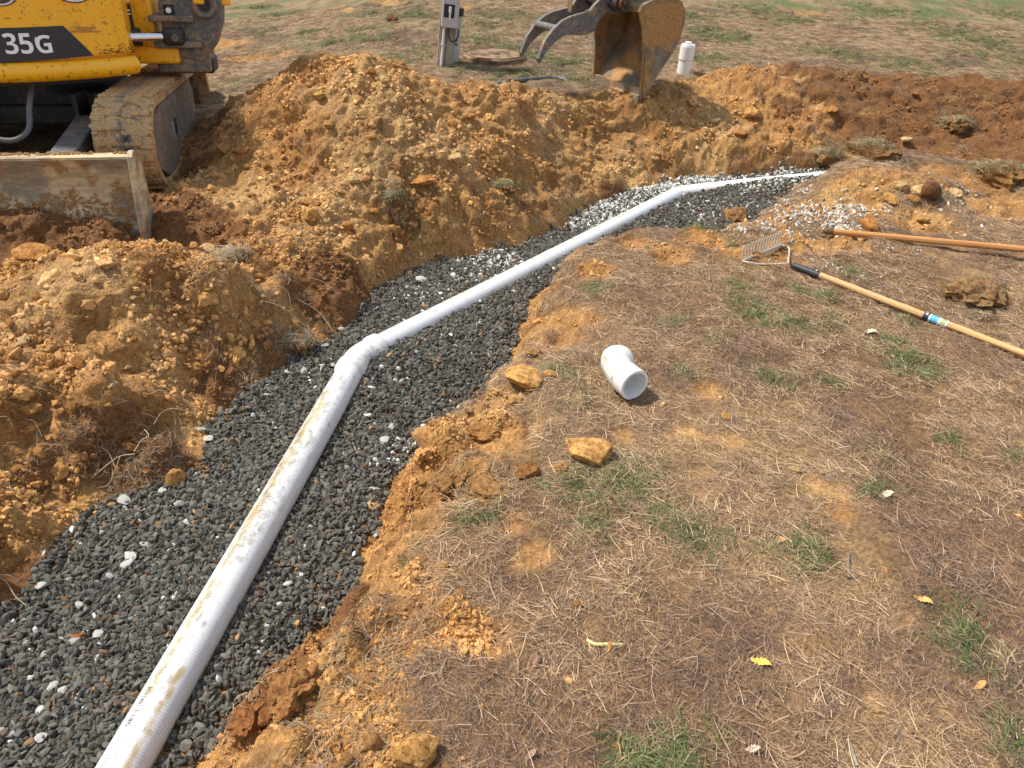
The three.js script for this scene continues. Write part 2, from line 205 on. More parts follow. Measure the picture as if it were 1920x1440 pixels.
const moistShadeSpots = [[1650, 200, 1.2], [1800, 250, 1.2], [1550, 180, .5], [1900, 200, 1.2], [1520, 270, .45], [130, 418, .62], [40, 440, .62], [260, 432, .42], [335, 420, .3], [200, 452, .32], [385, 440, .25], [60, 500, .3], [960, 420, .25], [900, 440, .2], [1050, 395, .2], [1180, 330, .3], [620, 540, .25], [660, 560, .2], [560, 640, .2], [1130, 160, .25], [960, 210, .2], [430, 680, .16], [250, 820, .2], [330, 870, .15], [60, 1050, .25], [120, 1000, .2], [620, 1100, .1], [560, 1180, .1], [500, 1260, .12], [1240, 160, .15], [380, 250, .25], [330, 330, .25], [640, 470, .2]].map(([a, b, r]) => { const p = atY(a, b, b < 300 ? .15 : b < 480 ? 0 : -.15); return [p.x, p.z, r]; });  // damp soil, plus shade painted on bank faces, undercuts, beside bucket and track
function moistShadeAt(x, z) { const n = fbm(x * 3.1 + 40, 8, z * 3.1, 4); let m = sstep(0.14, 0.4, n) * 0.35; for (const q of moistShadeSpots) { const d = Math.hypot(x - q[0], z - q[1]) + q[2] * (0.9 * n + 0.35 * N3(x * 13, 1, z * 13)); m = Math.max(m, sstep(q[2] * 1.05, q[2] * 0.75, d)); } return m; }
const axis = (bands, grow0, grow1) => { const v = []; let x = bands[0][0]; for (const [a, b, s] of bands) { const n = Math.round((b - a) / s); for (let i = 0; i < n; i++) v.push(a + (b - a) * i / n); x = b; } v.push(x); let s = 0.06; while (v[v.length - 1] < grow1) { v.push(v[v.length - 1] + s); s *= 1.25; } s = 0.06; while (v[0] > grow0) { v.unshift(v[0] - s); s *= 1.25; } return v; };
const XS = axis([[-6, -2.7, .04], [-2.7, 2.4, .0125], [2.4, 6, .035]], -90, 90), ZS = axis([[-10.5, -7.6, .04], [-7.6, -5.9, .02], [-5.9, -0.75, .0125]], -120, 40);
const NX = XS.length, NZ = ZS.length, gH = new Float32Array(NX * NZ), gB = new Float32Array(NX * NZ), gS = new Float32Array(NX * NZ), gD = new Float32Array(NX * NZ), gM = new Float32Array(NX * NZ), gN = new Float32Array(NX * NZ), gR = new Float32Array(NX * NZ);
for (let j = 0; j < NZ; j++) for (let i = 0; i < NX; i++) {
  const x = XS[i], z = ZS[j], k = j * NX + i, far = Math.abs(x) > 7.5 || z < -11 || z > 0.5;
  if (far) { gB[k] = lawnY(x, z) + 0.05 * fbm(x * .5, 0, z * .5, 2); gS[k] = 9; gD[k] = 0; gM[k] = 0; gN[k] = 0; continue; }
  const [h, s, sd] = terrain(x, z), [D, rough] = dirtAt(x, z, s, sd); gR[k] = rough; gB[k] = h; gS[k] = s; gD[k] = D; gM[k] = moistShadeAt(x, z);
  const fine = 0.2 * lumps(x, z, 0.028, 5);
  const dirty = 0.07 * fbm(x * 1.9, 4, z * 1.9, 3) * sstep(0, .3, s) + 0.34 * lumps(x + .02 * N3(x * 9, 0, z * 9), z, 0.19, 11) + 0.42 * lumps(x + .012 * N3(x * 20, h * 20, z * 20), z, 0.085, 23) + 0.45 * lumps(x, z, 0.042, 37) + 0.085 * fbm(x * 5, h * 7, z * 5, 4) + 0.042 * Math.abs(fbm(x * 14, h * 14, z * 14, 3)) + 0.012 * N3(x * 45, h * 45, z * 45) + fine;
  const lip = s < .5 && x > -1.1 && nearPipe(x, z)[2] > 0 && z > -3 ? 1 + .7 * sstep(.5, .2, s) * sstep(.02, .12, s) * sstep(-3, -2.6, z) : 1;
  const grassy = 0.03 * fbm(x * 2.5, 7, z * 2.5, 3) + 0.012 * fbm(x * 14, 7, z * 14, 3) + 0.3 * fine;
  gN[k] = (s < 0 ? lerp(0.012 * fbm(x * 6, 3, z * 6, 3), dirty, 0.0) : lerp(grassy, (dirty * 0.85 - 0.042) * lip, gR[k]) * sstep(-0.02, 0.1, s));
}
function bil(g, x, z) { // bilinear look-up on the grid
  let a = 0, b = NX - 1; while (b - a > 1) { const m = (a + b) >> 1; if (XS[m] <= x) a = m; else b = m; } let c = 0, d = NZ - 1; while (d - c > 1) { const m = (c + d) >> 1; if (ZS[m] <= z) c = m; else d = m; }
  const u = clamp((x - XS[a]) / (XS[b] - XS[a])), v = clamp((z - ZS[c]) / (ZS[d] - ZS[c])); return lerp(lerp(g[c * NX + a], g[c * NX + b], u), lerp(g[d * NX + a], g[d * NX + b], u), v);
}
const ground = (x, z) => bil(gH, x, z);
function groundNormal(x, z, e = 0.03) { return V3(ground(x - e, z) - ground(x + e, z), 2 * e, ground(x, z - e) - ground(x, z + e)).normalize(); }
const SOIL = { dry: [.57, .305, .102], pale: [.67, .44, .19], mid: [.45, .222, .066], moist: [.22, .094, .028], turf: [.26, .150, .068], turf2: [.40, .245, .112], hay: [.42, .32, .165], sward: [.155, .19, .058] };  // the moist tone also colours the painted shade spots
function soilColour(x, z, D, Mo, out) {
  const n = fbm(x * 5, 11, z * 5, 4), n2 = fbm(x * 1.3, 21, z * 1.3, 3), n3 = N3(x * 40, 2, z * 40), n4 = z < -4 ? fbm(x * 3.4 + 7, 31, z * 3.4, 3) : 0;
  for (let k = 0; k < 3; k++) {
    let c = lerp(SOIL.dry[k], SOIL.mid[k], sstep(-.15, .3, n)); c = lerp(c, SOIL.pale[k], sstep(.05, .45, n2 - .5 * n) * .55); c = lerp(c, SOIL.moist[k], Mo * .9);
    let t = lerp(SOIL.turf[k], SOIL.turf2[k], sstep(-.2, .35, n2 + .4 * n)); const hay = sstep(-4.4, -6.2, z) * sstep(-.35, .1, n + .5 * n4); t = lerp(t, SOIL.hay[k], .85 * hay); t = lerp(t, SOIL.sward[k], hay * sstep(-.12, .22, n2 + .6 * n4)); c = lerp(t, c, D); out[k] = c * (1 + 0.16 * n3);
  }
}
{
  const pos = new Float32Array(NX * NZ * 3), col = new Float32Array(NX * NZ * 3), uv = new Float32Array(NX * NZ * 2), c = [0, 0, 0];
  for (let j = 0; j < NZ; j++) for (let i = 0; i < NX; i++) {
    const k = j * NX + i, x = XS[i], z = ZS[j], i0 = Math.max(0, i - 1), i1 = Math.min(NX - 1, i + 1), j0 = Math.max(0, j - 1), j1 = Math.min(NZ - 1, j + 1);
    const n = V3(-(gB[j * NX + i1] - gB[j * NX + i0]) / (XS[i1] - XS[i0]), 1, -(gB[j1 * NX + i] - gB[j0 * NX + i]) / (ZS[j1] - ZS[j0])).normalize();
    pos[k * 3] = x + n.x * gN[k]; pos[k * 3 + 1] = gB[k] + gN[k] * n.y; pos[k * 3 + 2] = z + n.z * gN[k]; gH[k] = gB[k] + gN[k] * Math.min(1.3, 1 / Math.max(.6, n.y));
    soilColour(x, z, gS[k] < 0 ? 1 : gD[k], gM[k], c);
    col.set(c, k * 3); uv[k * 2] = (x + 0.8 * gB[k]) / 0.5; uv[k * 2 + 1] = (z + 0.9 * gB[k]) / 0.5;
  }
  const idx = { lawn: [], dirt_pile: [], trench_floor: [] };
  for (let j = 0; j + 1 < NZ; j++) for (let i = 0; i + 1 < NX; i++) { const a = j * NX + i, b = a + 1, d = a + NX, e = d + 1; idx[gS[a] < 0 ? 'trench_floor' : gD[a] > 0.5 ? 'dirt_pile' : 'lawn'].push(a, d, b, b, d, e); }
  const whole = new THREE.BufferGeometry(); whole.setAttribute('position', new THREE.BufferAttribute(pos, 3)); whole.setIndex([...idx.lawn.slice(0, 3)]);
  whole.setIndex(new THREE.BufferAttribute(new Uint32Array(idx.lawn.length + idx.dirt_pile.length + idx.trench_floor.length), 1)); { let o = 0; for (const n in idx) { whole.index.array.set(idx[n], o); o += idx[n].length; } } whole.computeVertexNormals();
  const nor = whole.attributes.normal.array;
  for (const name in idx) {
    const map = new Map(), list = [], ax = [], tri = idx[name], ind = new Uint32Array(tri.length);
    for (let f = 0; f < tri.length; f += 3) { // the texture runs on the plane that the face lies nearest to
      const [a, b, d] = [tri[f], tri[f + 1], tri[f + 2]].map((v) => [pos[v * 3], pos[v * 3 + 1], pos[v * 3 + 2]]), e = [b[0] - a[0], b[1] - a[1], b[2] - a[2]], h = [d[0] - a[0], d[1] - a[1], d[2] - a[2]], X = Math.abs(e[1] * h[2] - e[2] * h[1]), Y = Math.abs(e[2] * h[0] - e[0] * h[2]), Zn = Math.abs(e[0] * h[1] - e[1] * h[0]), w = Y * 1.2 > X && Y * 1.2 > Zn ? 0 : X > Zn ? 1 : 2;
      for (let k = 0; k < 3; k++) { const v = tri[f + k], key = v * 3 + w; let t = map.get(key); if (t === undefined) { t = list.length; map.set(key, t); list.push(v); ax.push(w); } ind[f + k] = t; }
    }
    const pick = (src, w) => { const o = new Float32Array(list.length * w); list.forEach((v, i) => { for (let k = 0; k < w; k++) o[i * w + k] = src[v * w + k]; }); return new THREE.BufferAttribute(o, w); };
    const g = new THREE.BufferGeometry(); g.setAttribute('position', pick(pos, 3)); g.setAttribute('normal', pick(nor, 3)); g.setAttribute('color', pick(col, 3)); const q = new Float32Array(list.length * 2); list.forEach((v, i) => { const x = pos[v * 3], y = pos[v * 3 + 1], z = pos[v * 3 + 2]; q[i * 2] = (ax[i] === 1 ? z : x) / .5; q[i * 2 + 1] = (ax[i] === 0 ? z : y) / .5; }); g.setAttribute('uv', new THREE.BufferAttribute(q, 2)); g.setIndex(new THREE.BufferAttribute(ind, 1));
    const m = mesh(name, g, M.soil, scene); m.userData.kind = 'structure';
  }
}

// ---------------------------------------------------------------- loose stuff: gravel, crumbs of soil, straw, grass
function lump(seed, detail, rough, cuts, squash = [1, 1, 1], cut = .55) { // an irregular stone of about radius 1
  const r = rng(seed), g = mergeVertices(new THREE.IcosahedronGeometry(1, detail).deleteAttribute('uv').deleteAttribute('normal')), p = g.attributes.position, pl = [];
  for (let i = 0; i < cuts; i++) { const n = V3(r() * 2 - 1, r() * 2 - 1, r() * 2 - 1).normalize(); pl.push([n, cut + 0.35 * r()]); }
  for (let i = 0; i < p.count; i++) { const v = V3().fromBufferAttribute(p, i); v.multiplyScalar(1 + rough * fbm(v.x * 1.6 + seed, v.y * 1.6, v.z * 1.6, 3)); for (const [n, d] of pl) { const q = v.dot(n) - d; if (q > 0) v.addScaledVector(n, -q * 0.92); } v.multiply(V3(...squash)); p.setXYZ(i, v.x, v.y, v.z); }
  g.computeVertexNormals(); return g;
}
const E4 = new THREE.Matrix4(), Q4 = new THREE.Quaternion(), QY = new THREE.Quaternion(), C4 = new THREE.Color(), UP = V3(0, 1, 0);
function scatter(name, geos, mat, items, kindLabel, category) { // many copies as one object that nobody could count
  const root = thing(name, kindLabel, category); root.userData.kind = 'stuff'; const lists = geos.map(() => []); items.forEach((it, i) => lists[i % geos.length].push(it));
  geos.forEach((g, k) => { const L = lists[k]; if (!L.length) return; const im = new THREE.InstancedMesh(g, mat, L.length); im.name = name + '_piece'; im.userData.kind = 'stuff'; L.forEach((it, i) => { im.setMatrixAt(i, E4.compose(it.p, it.q, it.s)); im.setColorAt(i, C4.setRGB(it.c[0], it.c[1], it.c[2])); }); root.add(im); });
  return root;
}
const randQ = (r) => { const u = r(), v = r() * 6.2832, w = r() * 6.2832; return new THREE.Quaternion(Math.sqrt(1 - u) * Math.sin(v), Math.sqrt(1 - u) * Math.cos(v), Math.sqrt(u) * Math.sin(w), Math.sqrt(u) * Math.cos(w)); };
const inView = (x, y, z, m = 0.2) => { const Y = y - EYE, w = -Y * sP - z * cP; if (w < 0.3) return false; const X = x / w, U = (Y * cP - z * sP) / w, a = X * cR + U * sR, b = -X * sR + U * cR; return Math.abs(a) < 0.662 + m && Math.abs(b) < 0.4966 + m; };
const toPx = (x, y, z) => { const Y = y - EYE, w = -Y * sP - z * cP, X = x / w, U = (Y * cP - z * sP) / w; return [960 + FOCAL * (X * cR + U * sR), 720 - FOCAL * (-X * sR + U * cR)]; };

const stoneGeos = [1, 2, 3, 4, 5, 6, 7, 8].map((s) => lump(s * 13, 1, 0.35, 13, [1.05, 0.5 + 0.07 * (s % 4), 0.75], .42).toNonIndexed());
const clodGeos = [1, 2, 3, 4, 5, 6].map((s) => toCreasedNormals(lump(s * 29 + 7, 1, 1.2, 3, [1, 0.7, 0.85]), .75));
for (const g of stoneGeos) g.computeVertexNormals();
// white limestone lies in these places: [x, z, radius, share]
const whiteSpots = [[1150, 385, .35, .5], [1230, 355, .35, .65], [1300, 345, .3, .6], [1350, 345, .25, .5], [1100, 410, .2, .45], [920, 470, .22, .35], [800, 530, .2, .15], [880, 500, .15, .2], [1480, 350, .3, .4], [1330, 400, .3, .12], [1420, 360, .3, .3], [600, 680, .15, .06], [740, 810, .14, .2]].map(([a, b, r, s]) => { const p = atY(a, b, -.2); return [p.x, p.z, r, s]; });
const whiteShare = (x, z) => { let w = 0.012; for (const q of whiteSpots) { const d = Math.hypot(x - q[0], z - q[1]); w = Math.max(w, q[3] * sstep(q[2], q[2] * 0.5, d)); } return w; };
{
  const r = rng(77), items = [], whites = [];
  for (let tries = 0; tries < 480000 && items.length < 100000; tries++) {
    const z = -0.55 - 6.2 * Math.pow(r(), 1.35), x = -1.9 + 4.6 * r(), s = bil(gS, x, z), edge = 0.05 * N3(x * 7, 0, z * 7) + 0.02 * N3(x * 25, 0, z * 25);
    if (s > -0.0 + edge || z > -0.6) continue; const y = ground(x, z); if (!inView(x, y, z)) continue;
    if (s > -0.10 + edge && r() < 0.35) continue;
    const L = lerp(0.0068, 0.0185, Math.pow(r(), 1.7)), [d, py] = nearPipe(x, z), yy = y + L * 0.25 + 0.012 * Math.pow(r(), 2) ;
    if (Math.hypot(d, yy - py) < PR + L * 0.45) continue;
    const w = r() < whiteShare(x, z), v = 0.55 + 0.95 * Math.pow(r(), 1.4), warm = r();
    const c = w ? [.62 * v, .60 * v, .54 * v].map((q) => Math.min(.8, q)) : warm < 0.10 ? [.098 * v, .070 * v, .046 * v] : warm < 0.112 ? [.30 * v, .16 * v, .06 * v] : [.108 * v, .102 * v, .082 * v];
    const q = randQ(r); (w ? whites : items).push({ p: V3(x, yy, z), q, s: V3(L * (1 + .3 * r()), L, L), c });
  }
  scatter('dark_gravel', stoneGeos, M.stone, items, 'dark grey crushed stone filling the trench round the pipe', 'gravel');
  // white stones spilled on the grass beyond the rake
  const spilt = [[1400, 385, .2, 240], [1500, 400, .3, 320], [1560, 405, .2, 200], [1575, 430, .12, 180], [1620, 395, .2, 60], [1450, 425, .15, 50], [1390, 430, .14, 60], [1340, 428, .14, 60], [1480, 440, .12, 25], [1810, 360, .12, 40], [1800, 380, .3, 40], [1660, 470, .4, 40], [1560, 500, .3, 25], [1500, 360, .15, 90], [1440, 385, .2, 150]];
  for (const [a, b, rad, n] of spilt) { const p = hit(a, b); for (let i = 0; i < n; i++) { const an = r() * 6.28, d = rad * (r() + r() + r() - 1.5), x = p.x + Math.cos(an) * d * 1.4, z = p.z + Math.sin(an) * d, L = lerp(0.006, 0.015, Math.pow(r(), 1.8)), v = .75 + .5 * r(); whites.push({ p: V3(x, ground(x, z) + L * .3, z), q: randQ(r), s: V3(L * 1.2, L, L), c: r() < .12 ? [.12 * v, .11 * v, .1 * v] : [.60 * v, .57 * v, .50 * v] }); } }
  scatter('white_gravel', stoneGeos, M.stone, whites, 'small white limestone gravel spilled beside the far pipe and on the grass', 'gravel');
}
{ // crumbs and small clods of soil
  const r = rng(5), items = [], bigs = [], c = [0, 0, 0];
  for (let tries = 0; tries < 900000 && items.length < 125000; tries++) {
    const d = Math.exp(lerp(Math.log(0.85), Math.log(8.4), Math.pow(r(), .75))), a = (r() - 0.5) * 1.9, x = d * Math.sin(a), z = -d * Math.cos(a), s = bil(gS, x, z), D = bil(gR, x, z);
    if (s < -0.12 || r() > (s < 0 ? 0.28 * (1 - s / -.12) : D * D * 0.95 + 0.004)) continue;
    const clus = N3(x * 3, 4, z * 3) + 0.5 * N3(x * 11, 4, z * 11); if (r() > sstep(-0.28, 0.42, clus)) continue;
    const y = ground(x, z); if (!inView(x, y, z)) continue;
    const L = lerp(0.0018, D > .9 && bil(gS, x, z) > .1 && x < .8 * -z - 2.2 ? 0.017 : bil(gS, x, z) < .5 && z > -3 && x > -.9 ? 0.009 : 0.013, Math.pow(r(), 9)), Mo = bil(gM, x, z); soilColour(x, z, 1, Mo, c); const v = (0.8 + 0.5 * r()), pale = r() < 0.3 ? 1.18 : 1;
    items.push({ p: V3(x, y + L * 0.25, z), q: randQ(r), s: V3(L * (1 + .4 * r()), L, L), c: [c[0] * v * pale * .92, c[1] * v * pale * .95, c[2] * v * pale] });
  }
  for (let tries = 0; tries < 60000 && tries >= 0; tries++) { // bigger clods on the heaps
    const d = Math.exp(lerp(Math.log(1.6), Math.log(8.2), r())), a = (r() - 0.5) * 1.9, x = d * Math.sin(a), z = -d * Math.cos(a); if (r() > (x > -.7 && z > -3 ? .16 : .07) || bil(gR, x, z) < .9 || (x > 1.5 && r() < .5) || bil(gS, x, z) < .03) continue; if (r() > sstep(-.25, .3, N3(x * 2.2, 8, z * 2.2) + .4 * N3(x * 8, 8, z * 8))) continue; const y = ground(x, z); if (!inView(x, y, z)) continue;
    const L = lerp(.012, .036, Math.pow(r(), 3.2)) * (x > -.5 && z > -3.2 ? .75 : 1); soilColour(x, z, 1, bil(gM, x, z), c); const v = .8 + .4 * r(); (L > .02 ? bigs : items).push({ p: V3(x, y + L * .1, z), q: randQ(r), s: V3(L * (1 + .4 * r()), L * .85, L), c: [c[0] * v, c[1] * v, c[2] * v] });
  }
  scatter('soil_clods', [1, 2, 3, 4, 5].map((s) => { const g = lump(s * 41, 6, .9, 2, [1, .75, .9]), p = g.attributes.position; for (let i = 0; i < p.count; i++) { const v = V3().fromBufferAttribute(p, i), k = 1 + .25 * fbm(v.x * 4 + s, v.y * 4, v.z * 4, 3) + .10 * Math.abs(N3(v.x * 11, v.y * 11, v.z * 11)); p.setXYZ(i, v.x * k, v.y * k, v.z * k); } g.computeVertexNormals(); return g; }), M.crumb, bigs, 'fist sized orange clay clods lying loose on the dirt heaps', 'soil clods');
  scatter('soil_crumbs', clodGeos, M.crumb, items, 'loose orange brown crumbs of clay soil strewn over the dirt', 'soil crumbs');
}
// straw: flat dry blades that lie about; a tuft holds several
function blade(L, W, bend, lift, seg = 3, yaw = 0, x0 = 0, z0 = 0, y0 = 0) {
  const pos = [], idx = [], ca = Math.cos(yaw), sa = Math.sin(yaw);
  for (let i = 0; i <= seg; i++) { const t = i / seg, w = W * (1 - 0.75 * t * t), u = L * t * Math.cos(bend * t * .5), v = L * t * Math.sin(bend * t * .5), y = y0 + lift * L * (t - 0.75 * t * t); for (const k of [-1, 1]) { const a = u - k * w * .5 * Math.sin(bend * t), b = v + k * w * .5 * Math.cos(bend * t); pos.push(x0 + a * ca - b * sa, y + k * w * 0.25, z0 + a * sa + b * ca); } if (i) { const o = i * 2; idx.push(o - 2, o - 1, o, o, o - 1, o + 1); } }
  const g = new THREE.BufferGeometry(); g.setAttribute('position', new THREE.Float32BufferAttribute(pos, 3)); g.setIndex(idx); g.computeVertexNormals(); return g;
}
const strawGeos = [1, 2, 3, 4, 5, 6].map((s) => { const r = rng(s * 101), a = [], dir = r() * 6.28; for (let i = 0; i < 9; i++) a.push(blade(lerp(.018, .06, Math.pow(r(), 1.5)), lerp(.0010, .0022, r()), (r() - .5) * 2.6, lerp(.02, .40, r() * r()), 4, dir + (r() - .5) * 4.2, (r() - .5) * .06, (r() - .5) * .06, .001 + r() * .007)); return mergeGeometries(a); });
const GA = (r) => { const v = .65 + .7 * r(), k = r(); return k < .30 ? [.165 * v, .105 * v, .074 * v] : k < .48 ? [.31 * v, .195 * v, .115 * v] : k < .88 ? [.50 * v, .335 * v, .18 * v] : [.66 * v, .50 * v, .31 * v]; };
// a mat of dry blades the size of a palm; each blade has its own tone
const matGeos = [30, 40, 60, 75, 95, 110, 120].map((n, s) => { const r = rng(s * 77 + 5), a = [], dir = r() * 6.28; for (let i = 0; i < n; i++) { const g = blade(lerp(.014, .075, Math.pow(r(), 2)), lerp(.0007, .0017, r() * r()), (r() - .5) * (r() < .25 ? 3.2 : 1.5), lerp(.0, .38, r() * r()), 4, dir + (r() - .5) * 4.6, (r() - .5) * .085, (r() - .5) * .085, .001 + r() * .009), c = GA(r), k = new Float32Array(g.attributes.position.count * 3); for (let j = 0; j < k.length; j++) k[j] = c[j % 3]; g.setAttribute('color', new THREE.BufferAttribute(k, 3)); a.push(g); } return mergeGeometries(a); });
const tuftGeos = [1, 2, 3, 4].map((s) => { const r = rng(s * 211), a = []; for (let i = 0; i < 14; i++) { const y = r() * 6.28, L = lerp(.018, .042, r()); a.push(blade(L, lerp(.0012, .0022, r()), (r() - .5) * 1.2, lerp(.5, 1.6, r()), 3, y, (r() - .5) * .04, (r() - .5) * .04)); } return mergeGeometries(a); });
const greens = [[1180, 930, .09], [1150, 900, .07], [1070, 905, .08], [1290, 990, .08], [1330, 1020, .06], [1200, 880, .06], [1095, 755, .06], [1420, 590, .09], [1480, 600, .08], [1390, 540, .08], [1540, 555, .06], [1570, 605, .05], [1500, 545, .05], [1690, 670, .08], [1740, 700, .08], [1650, 850, .06], [1670, 640, .05], [1810, 1190, .07], [1830, 1220, .06], [1870, 1250, .05], [1490, 1030, .07], [1530, 1045, .05], [1260, 1430, .09], [1220, 1440, .07], [1920, 1410, .07], [1780, 830, .05], [1260, 610, .05], [1090, 620, .04], [1060, 700, .06], [740, 1060, .04], [1850, 640, .04], [1370, 460, .06], [1400, 470, .06], [1310, 430, .07], [1600, 510, .07], [1120, 540, .05], [680, 1240, .05], [720, 1250, .04], [900, 970, .06], [1450, 710, .07], [1700, 600, .05], [1900, 860, .05], [950, 350, .06], [740, 372, .05], [560, 450, .03], [1210, 460, .05], [1290, 700, .04], [1560, 720, .05], [1340, 640, .05], [1650, 930, .06], [1110, 1000, .06],
  [620, 80, .16], [680, 75, .18], [720, 70, .15], [660, 60, .16], [730, 105, .12], [770, 110, .12], [790, 95, .1], [850, 120, .1], [900, 75, .2], [960, 90, .22], [1020, 110, .2], [1060, 120, .18], [1080, 150, .15], [1000, 140, .15], [940, 140, .14], [880, 130, .12], [1040, 80, .15], [900, 45, .2], [830, 60, .1], [950, 30, .3], [700, 25, .35], [780, 30, .3], [1320, 60, .3], [1380, 70, .3], [1300, 110, .16], [1350, 110, .2], [1480, 40, .4], [1700, 120, .4], [1850, 80, .5], [1880, 110, .4], [1780, 60, .4], [1650, 20, .5], [1420, 20, .4], [1560, 100, .25], [520, 30, .25], [560, 110, .15], [500, 60, .15], [580, 60, .15], [1900, 30, .5], [1290, 30, .3], [480, 15, .2]].map(([a, b, r]) => { const p = hit(a, b); return [p.x, p.z, r]; });
const thatchSpots = [[1180, 1050, .28], [1040, 1080, .22], [1300, 1150, .25], [1000, 1330, .25], [1150, 1300, .3], [1250, 1230, .2], [1780, 420, .5], [1650, 480, .35], [1230, 720, .2], [1700, 1000, .2]].map(([a, b, r]) => { const p = hit(a, b); return [p.x, p.z, r]; });
const thatch = (x, z) => { let t = 0; for (const q of thatchSpots) { const d = Math.hypot(x - q[0], z - q[1]); if (d < q[2] * 1.4) t = Math.max(t, sstep(q[2] * 1.15, q[2] * .6, d + q[2] * .8 * N3(x * 8, 2, z * 8))); } return t; };
const greenAt = (x, z) => { let g = 0; for (const q of greens) { const d = Math.hypot(x - q[0], z - q[1]); if (d < q[2] * 1.5) g = Math.max(g, sstep(q[2] * 1.3, q[2] * .3, d + q[2] * .6 * N3(x * 9, 6, z * 9))); } return g; };
{
  const r = rng(9), straw = [], green = [];
  const put = (x, z, list, sc, colour) => { const y = ground(x, z), n = groundNormal(x, z); Q4.setFromUnitVectors(UP, n); QY.setFromAxisAngle(UP, r() * 6.2832); list.push({ p: V3(x, y - .001, z), q: Q4.clone().multiply(QY), s: V3(sc, sc * (.7 + .6 * r()), sc), c: colour }); };
  const mats = matGeos.map(() => []), step = .058;
  for (let x = -7.5; x < 9; x += step) for (let z = -10.6; z < -.75; z += step) {
    const X = x + (r() - .5) * step, Z = z + (r() - .5) * step, s = bil(gS, X, Z), D = bil(gD, X, Z); if (s < .03) { r(); continue; }
    const nn = fbm(X * 1.9, 3, Z * 1.9, 3) + .45 * N3(X * 9, 3, Z * 9) + .25 * N3(X * 23, 3, Z * 23); let dens = lerp(sstep(-.75, .12, nn), 0.05 + .25 * sstep(.1, .5, nn), sstep(.2, .8, D)); dens *= lerp(1, .72, sstep(-2.4, -3.1, Z) * sstep(-5.2, -4.4, Z)); dens = Math.max(dens * (1 - .2 * greenAt(X, Z)), 0); if (r() > dens * 1.15 + .04 * (1 - D)) continue;
    const y = ground(X, Z); if (!inView(X, y, Z)) continue;
    const k = clamp(Math.floor(dens * 5.5 + r() * 2.5 - .5), 0, 6), sh = fbm(X * 1.4 + 9, 1, Z * 1.4, 3) + thatch(X, Z) * .2, t = sh > .06 ? lerp(1, .66, sstep(.06, .22, sh)) : 1, v = t * (.92 + .16 * r()); put(X, Z, mats[k], lerp(.85, 1.2, r()), [v, v * lerp(1, .95, (1 - t) * 3), v * lerp(1, 1.06, (1 - t) * 3)]);
  }
  for (const q of greens) { const far = -q[1] > 5.5, n = Math.min(far ? 900 : 400, Math.round((far ? 3000 : 6500) * q[2] * q[2] * 3.14)); for (let i = 0; i < n; i++) { const a = r() * 6.28, d = q[2] * Math.pow(r(), .7) * 1.7, x = q[0] + Math.cos(a) * d, z = q[1] + Math.sin(a) * d; if (bil(gS, x, z) < 0.02 || bil(gD, x, z) > .6) continue; if (r() > .25 + .75 * greenAt(x, z) || N3(x * 30, 1, z * 30) < -.15) continue; const v = .6 + .8 * r(), k = r(); put(x, z, green, lerp(.6, 1.25, r()) * (far ? 1.25 : 1), k < .62 ? [.095 * v, .135 * v, .038 * v] : k < .85 ? [.20 * v, .195 * v, .075 * v] : [.38 * v, .28 * v, .15 * v]); } }
  const mat = M.straw.clone(); mat.vertexColors = true; const dg = thing('dead_grass', 'dry straw coloured dead grass lying flat over the lawn', 'dead grass'); dg.userData.kind = 'stuff';
  matGeos.forEach((g, k) => { const L = mats[k]; if (!L.length) return; const im = new THREE.InstancedMesh(g, mat, L.length); im.name = 'dead_grass_piece'; im.userData.kind = 'stuff'; L.forEach((it, i) => { im.setMatrixAt(i, E4.compose(it.p, it.q, it.s)); im.setColorAt(i, C4.setRGB(...it.c)); }); dg.add(im); });
  scatter('green_grass', tuftGeos, M.straw, green, 'short green grass growing through the straw', 'grass');
}

// ---------------------------------------------------------------- the white drain pipe
function pipeCanvas(seed, len, marks) { // u along the pipe, v round it (0.25 = top)
  const W = 2048, Hh = 256, c = document.createElement('canvas'); c.width = W; c.height = Hh; const g = c.getContext('2d'), r = rng(seed), pxm = W / len, top = Hh * 0.75;
  g.fillStyle = '#e6e8e8'; g.fillRect(0, 0, W, Hh);
  for (let i = 0; i < 500; i++) { g.fillStyle = `rgba(${190 + r() * 30 | 0},${186 + r() * 24 | 0},${168 + r() * 30 | 0},${.05 + .08 * r()})`; const x = r() * W, y = r() * Hh; g.beginPath(); g.ellipse(x, y, pxm * (.01 + .05 * r() * r()), Hh * (.01 + .05 * r()), 0, 0, 7); g.fill(); }
  for (const m of marks) { // [start, end, v, spread, kind, count]
    const [a, b, v, sp, kind, n] = m;
    for (let i = 0; i < n; i++) { const x = lerp(a, b, r()) * W, y = (1 - v + (r() + r() + r() - 1.5) * sp) * Hh; if (kind === 'speck') { const k = 30 + 60 * r() | 0; g.fillStyle = `rgba(${k},${k},${k},${.12 + .38 * r() * r()})`; if (n8(x / W * 3 % 1, y / Hh) < .47) continue; const s = pxm * (.0008 + .0022 * r() * r()); g.fillRect(x, y, s * 1.5, s * Hh / W * len / (2 * Math.PI * PR) * 1.2 + .6); } else { g.fillStyle = kind === 'tan' ? `rgba(170,140,84,${.06 + .17 * r()})` : `rgba(112,106,90,${.06 + .18 * r()})`; g.beginPath(); g.ellipse(x, y, pxm * (.003 + .02 * r()), Hh * (.006 + .025 * r()), 0, 0, 7); g.fill(); } }
  }
  return [g, c, W, Hh];
}
const canvasTex = (c) => { const t = new THREE.CanvasTexture(c); t.colorSpace = THREE.SRGBColorSpace; t.wrapS = t.wrapT = THREE.RepeatWrapping; t.anisotropy = 8; return t; };
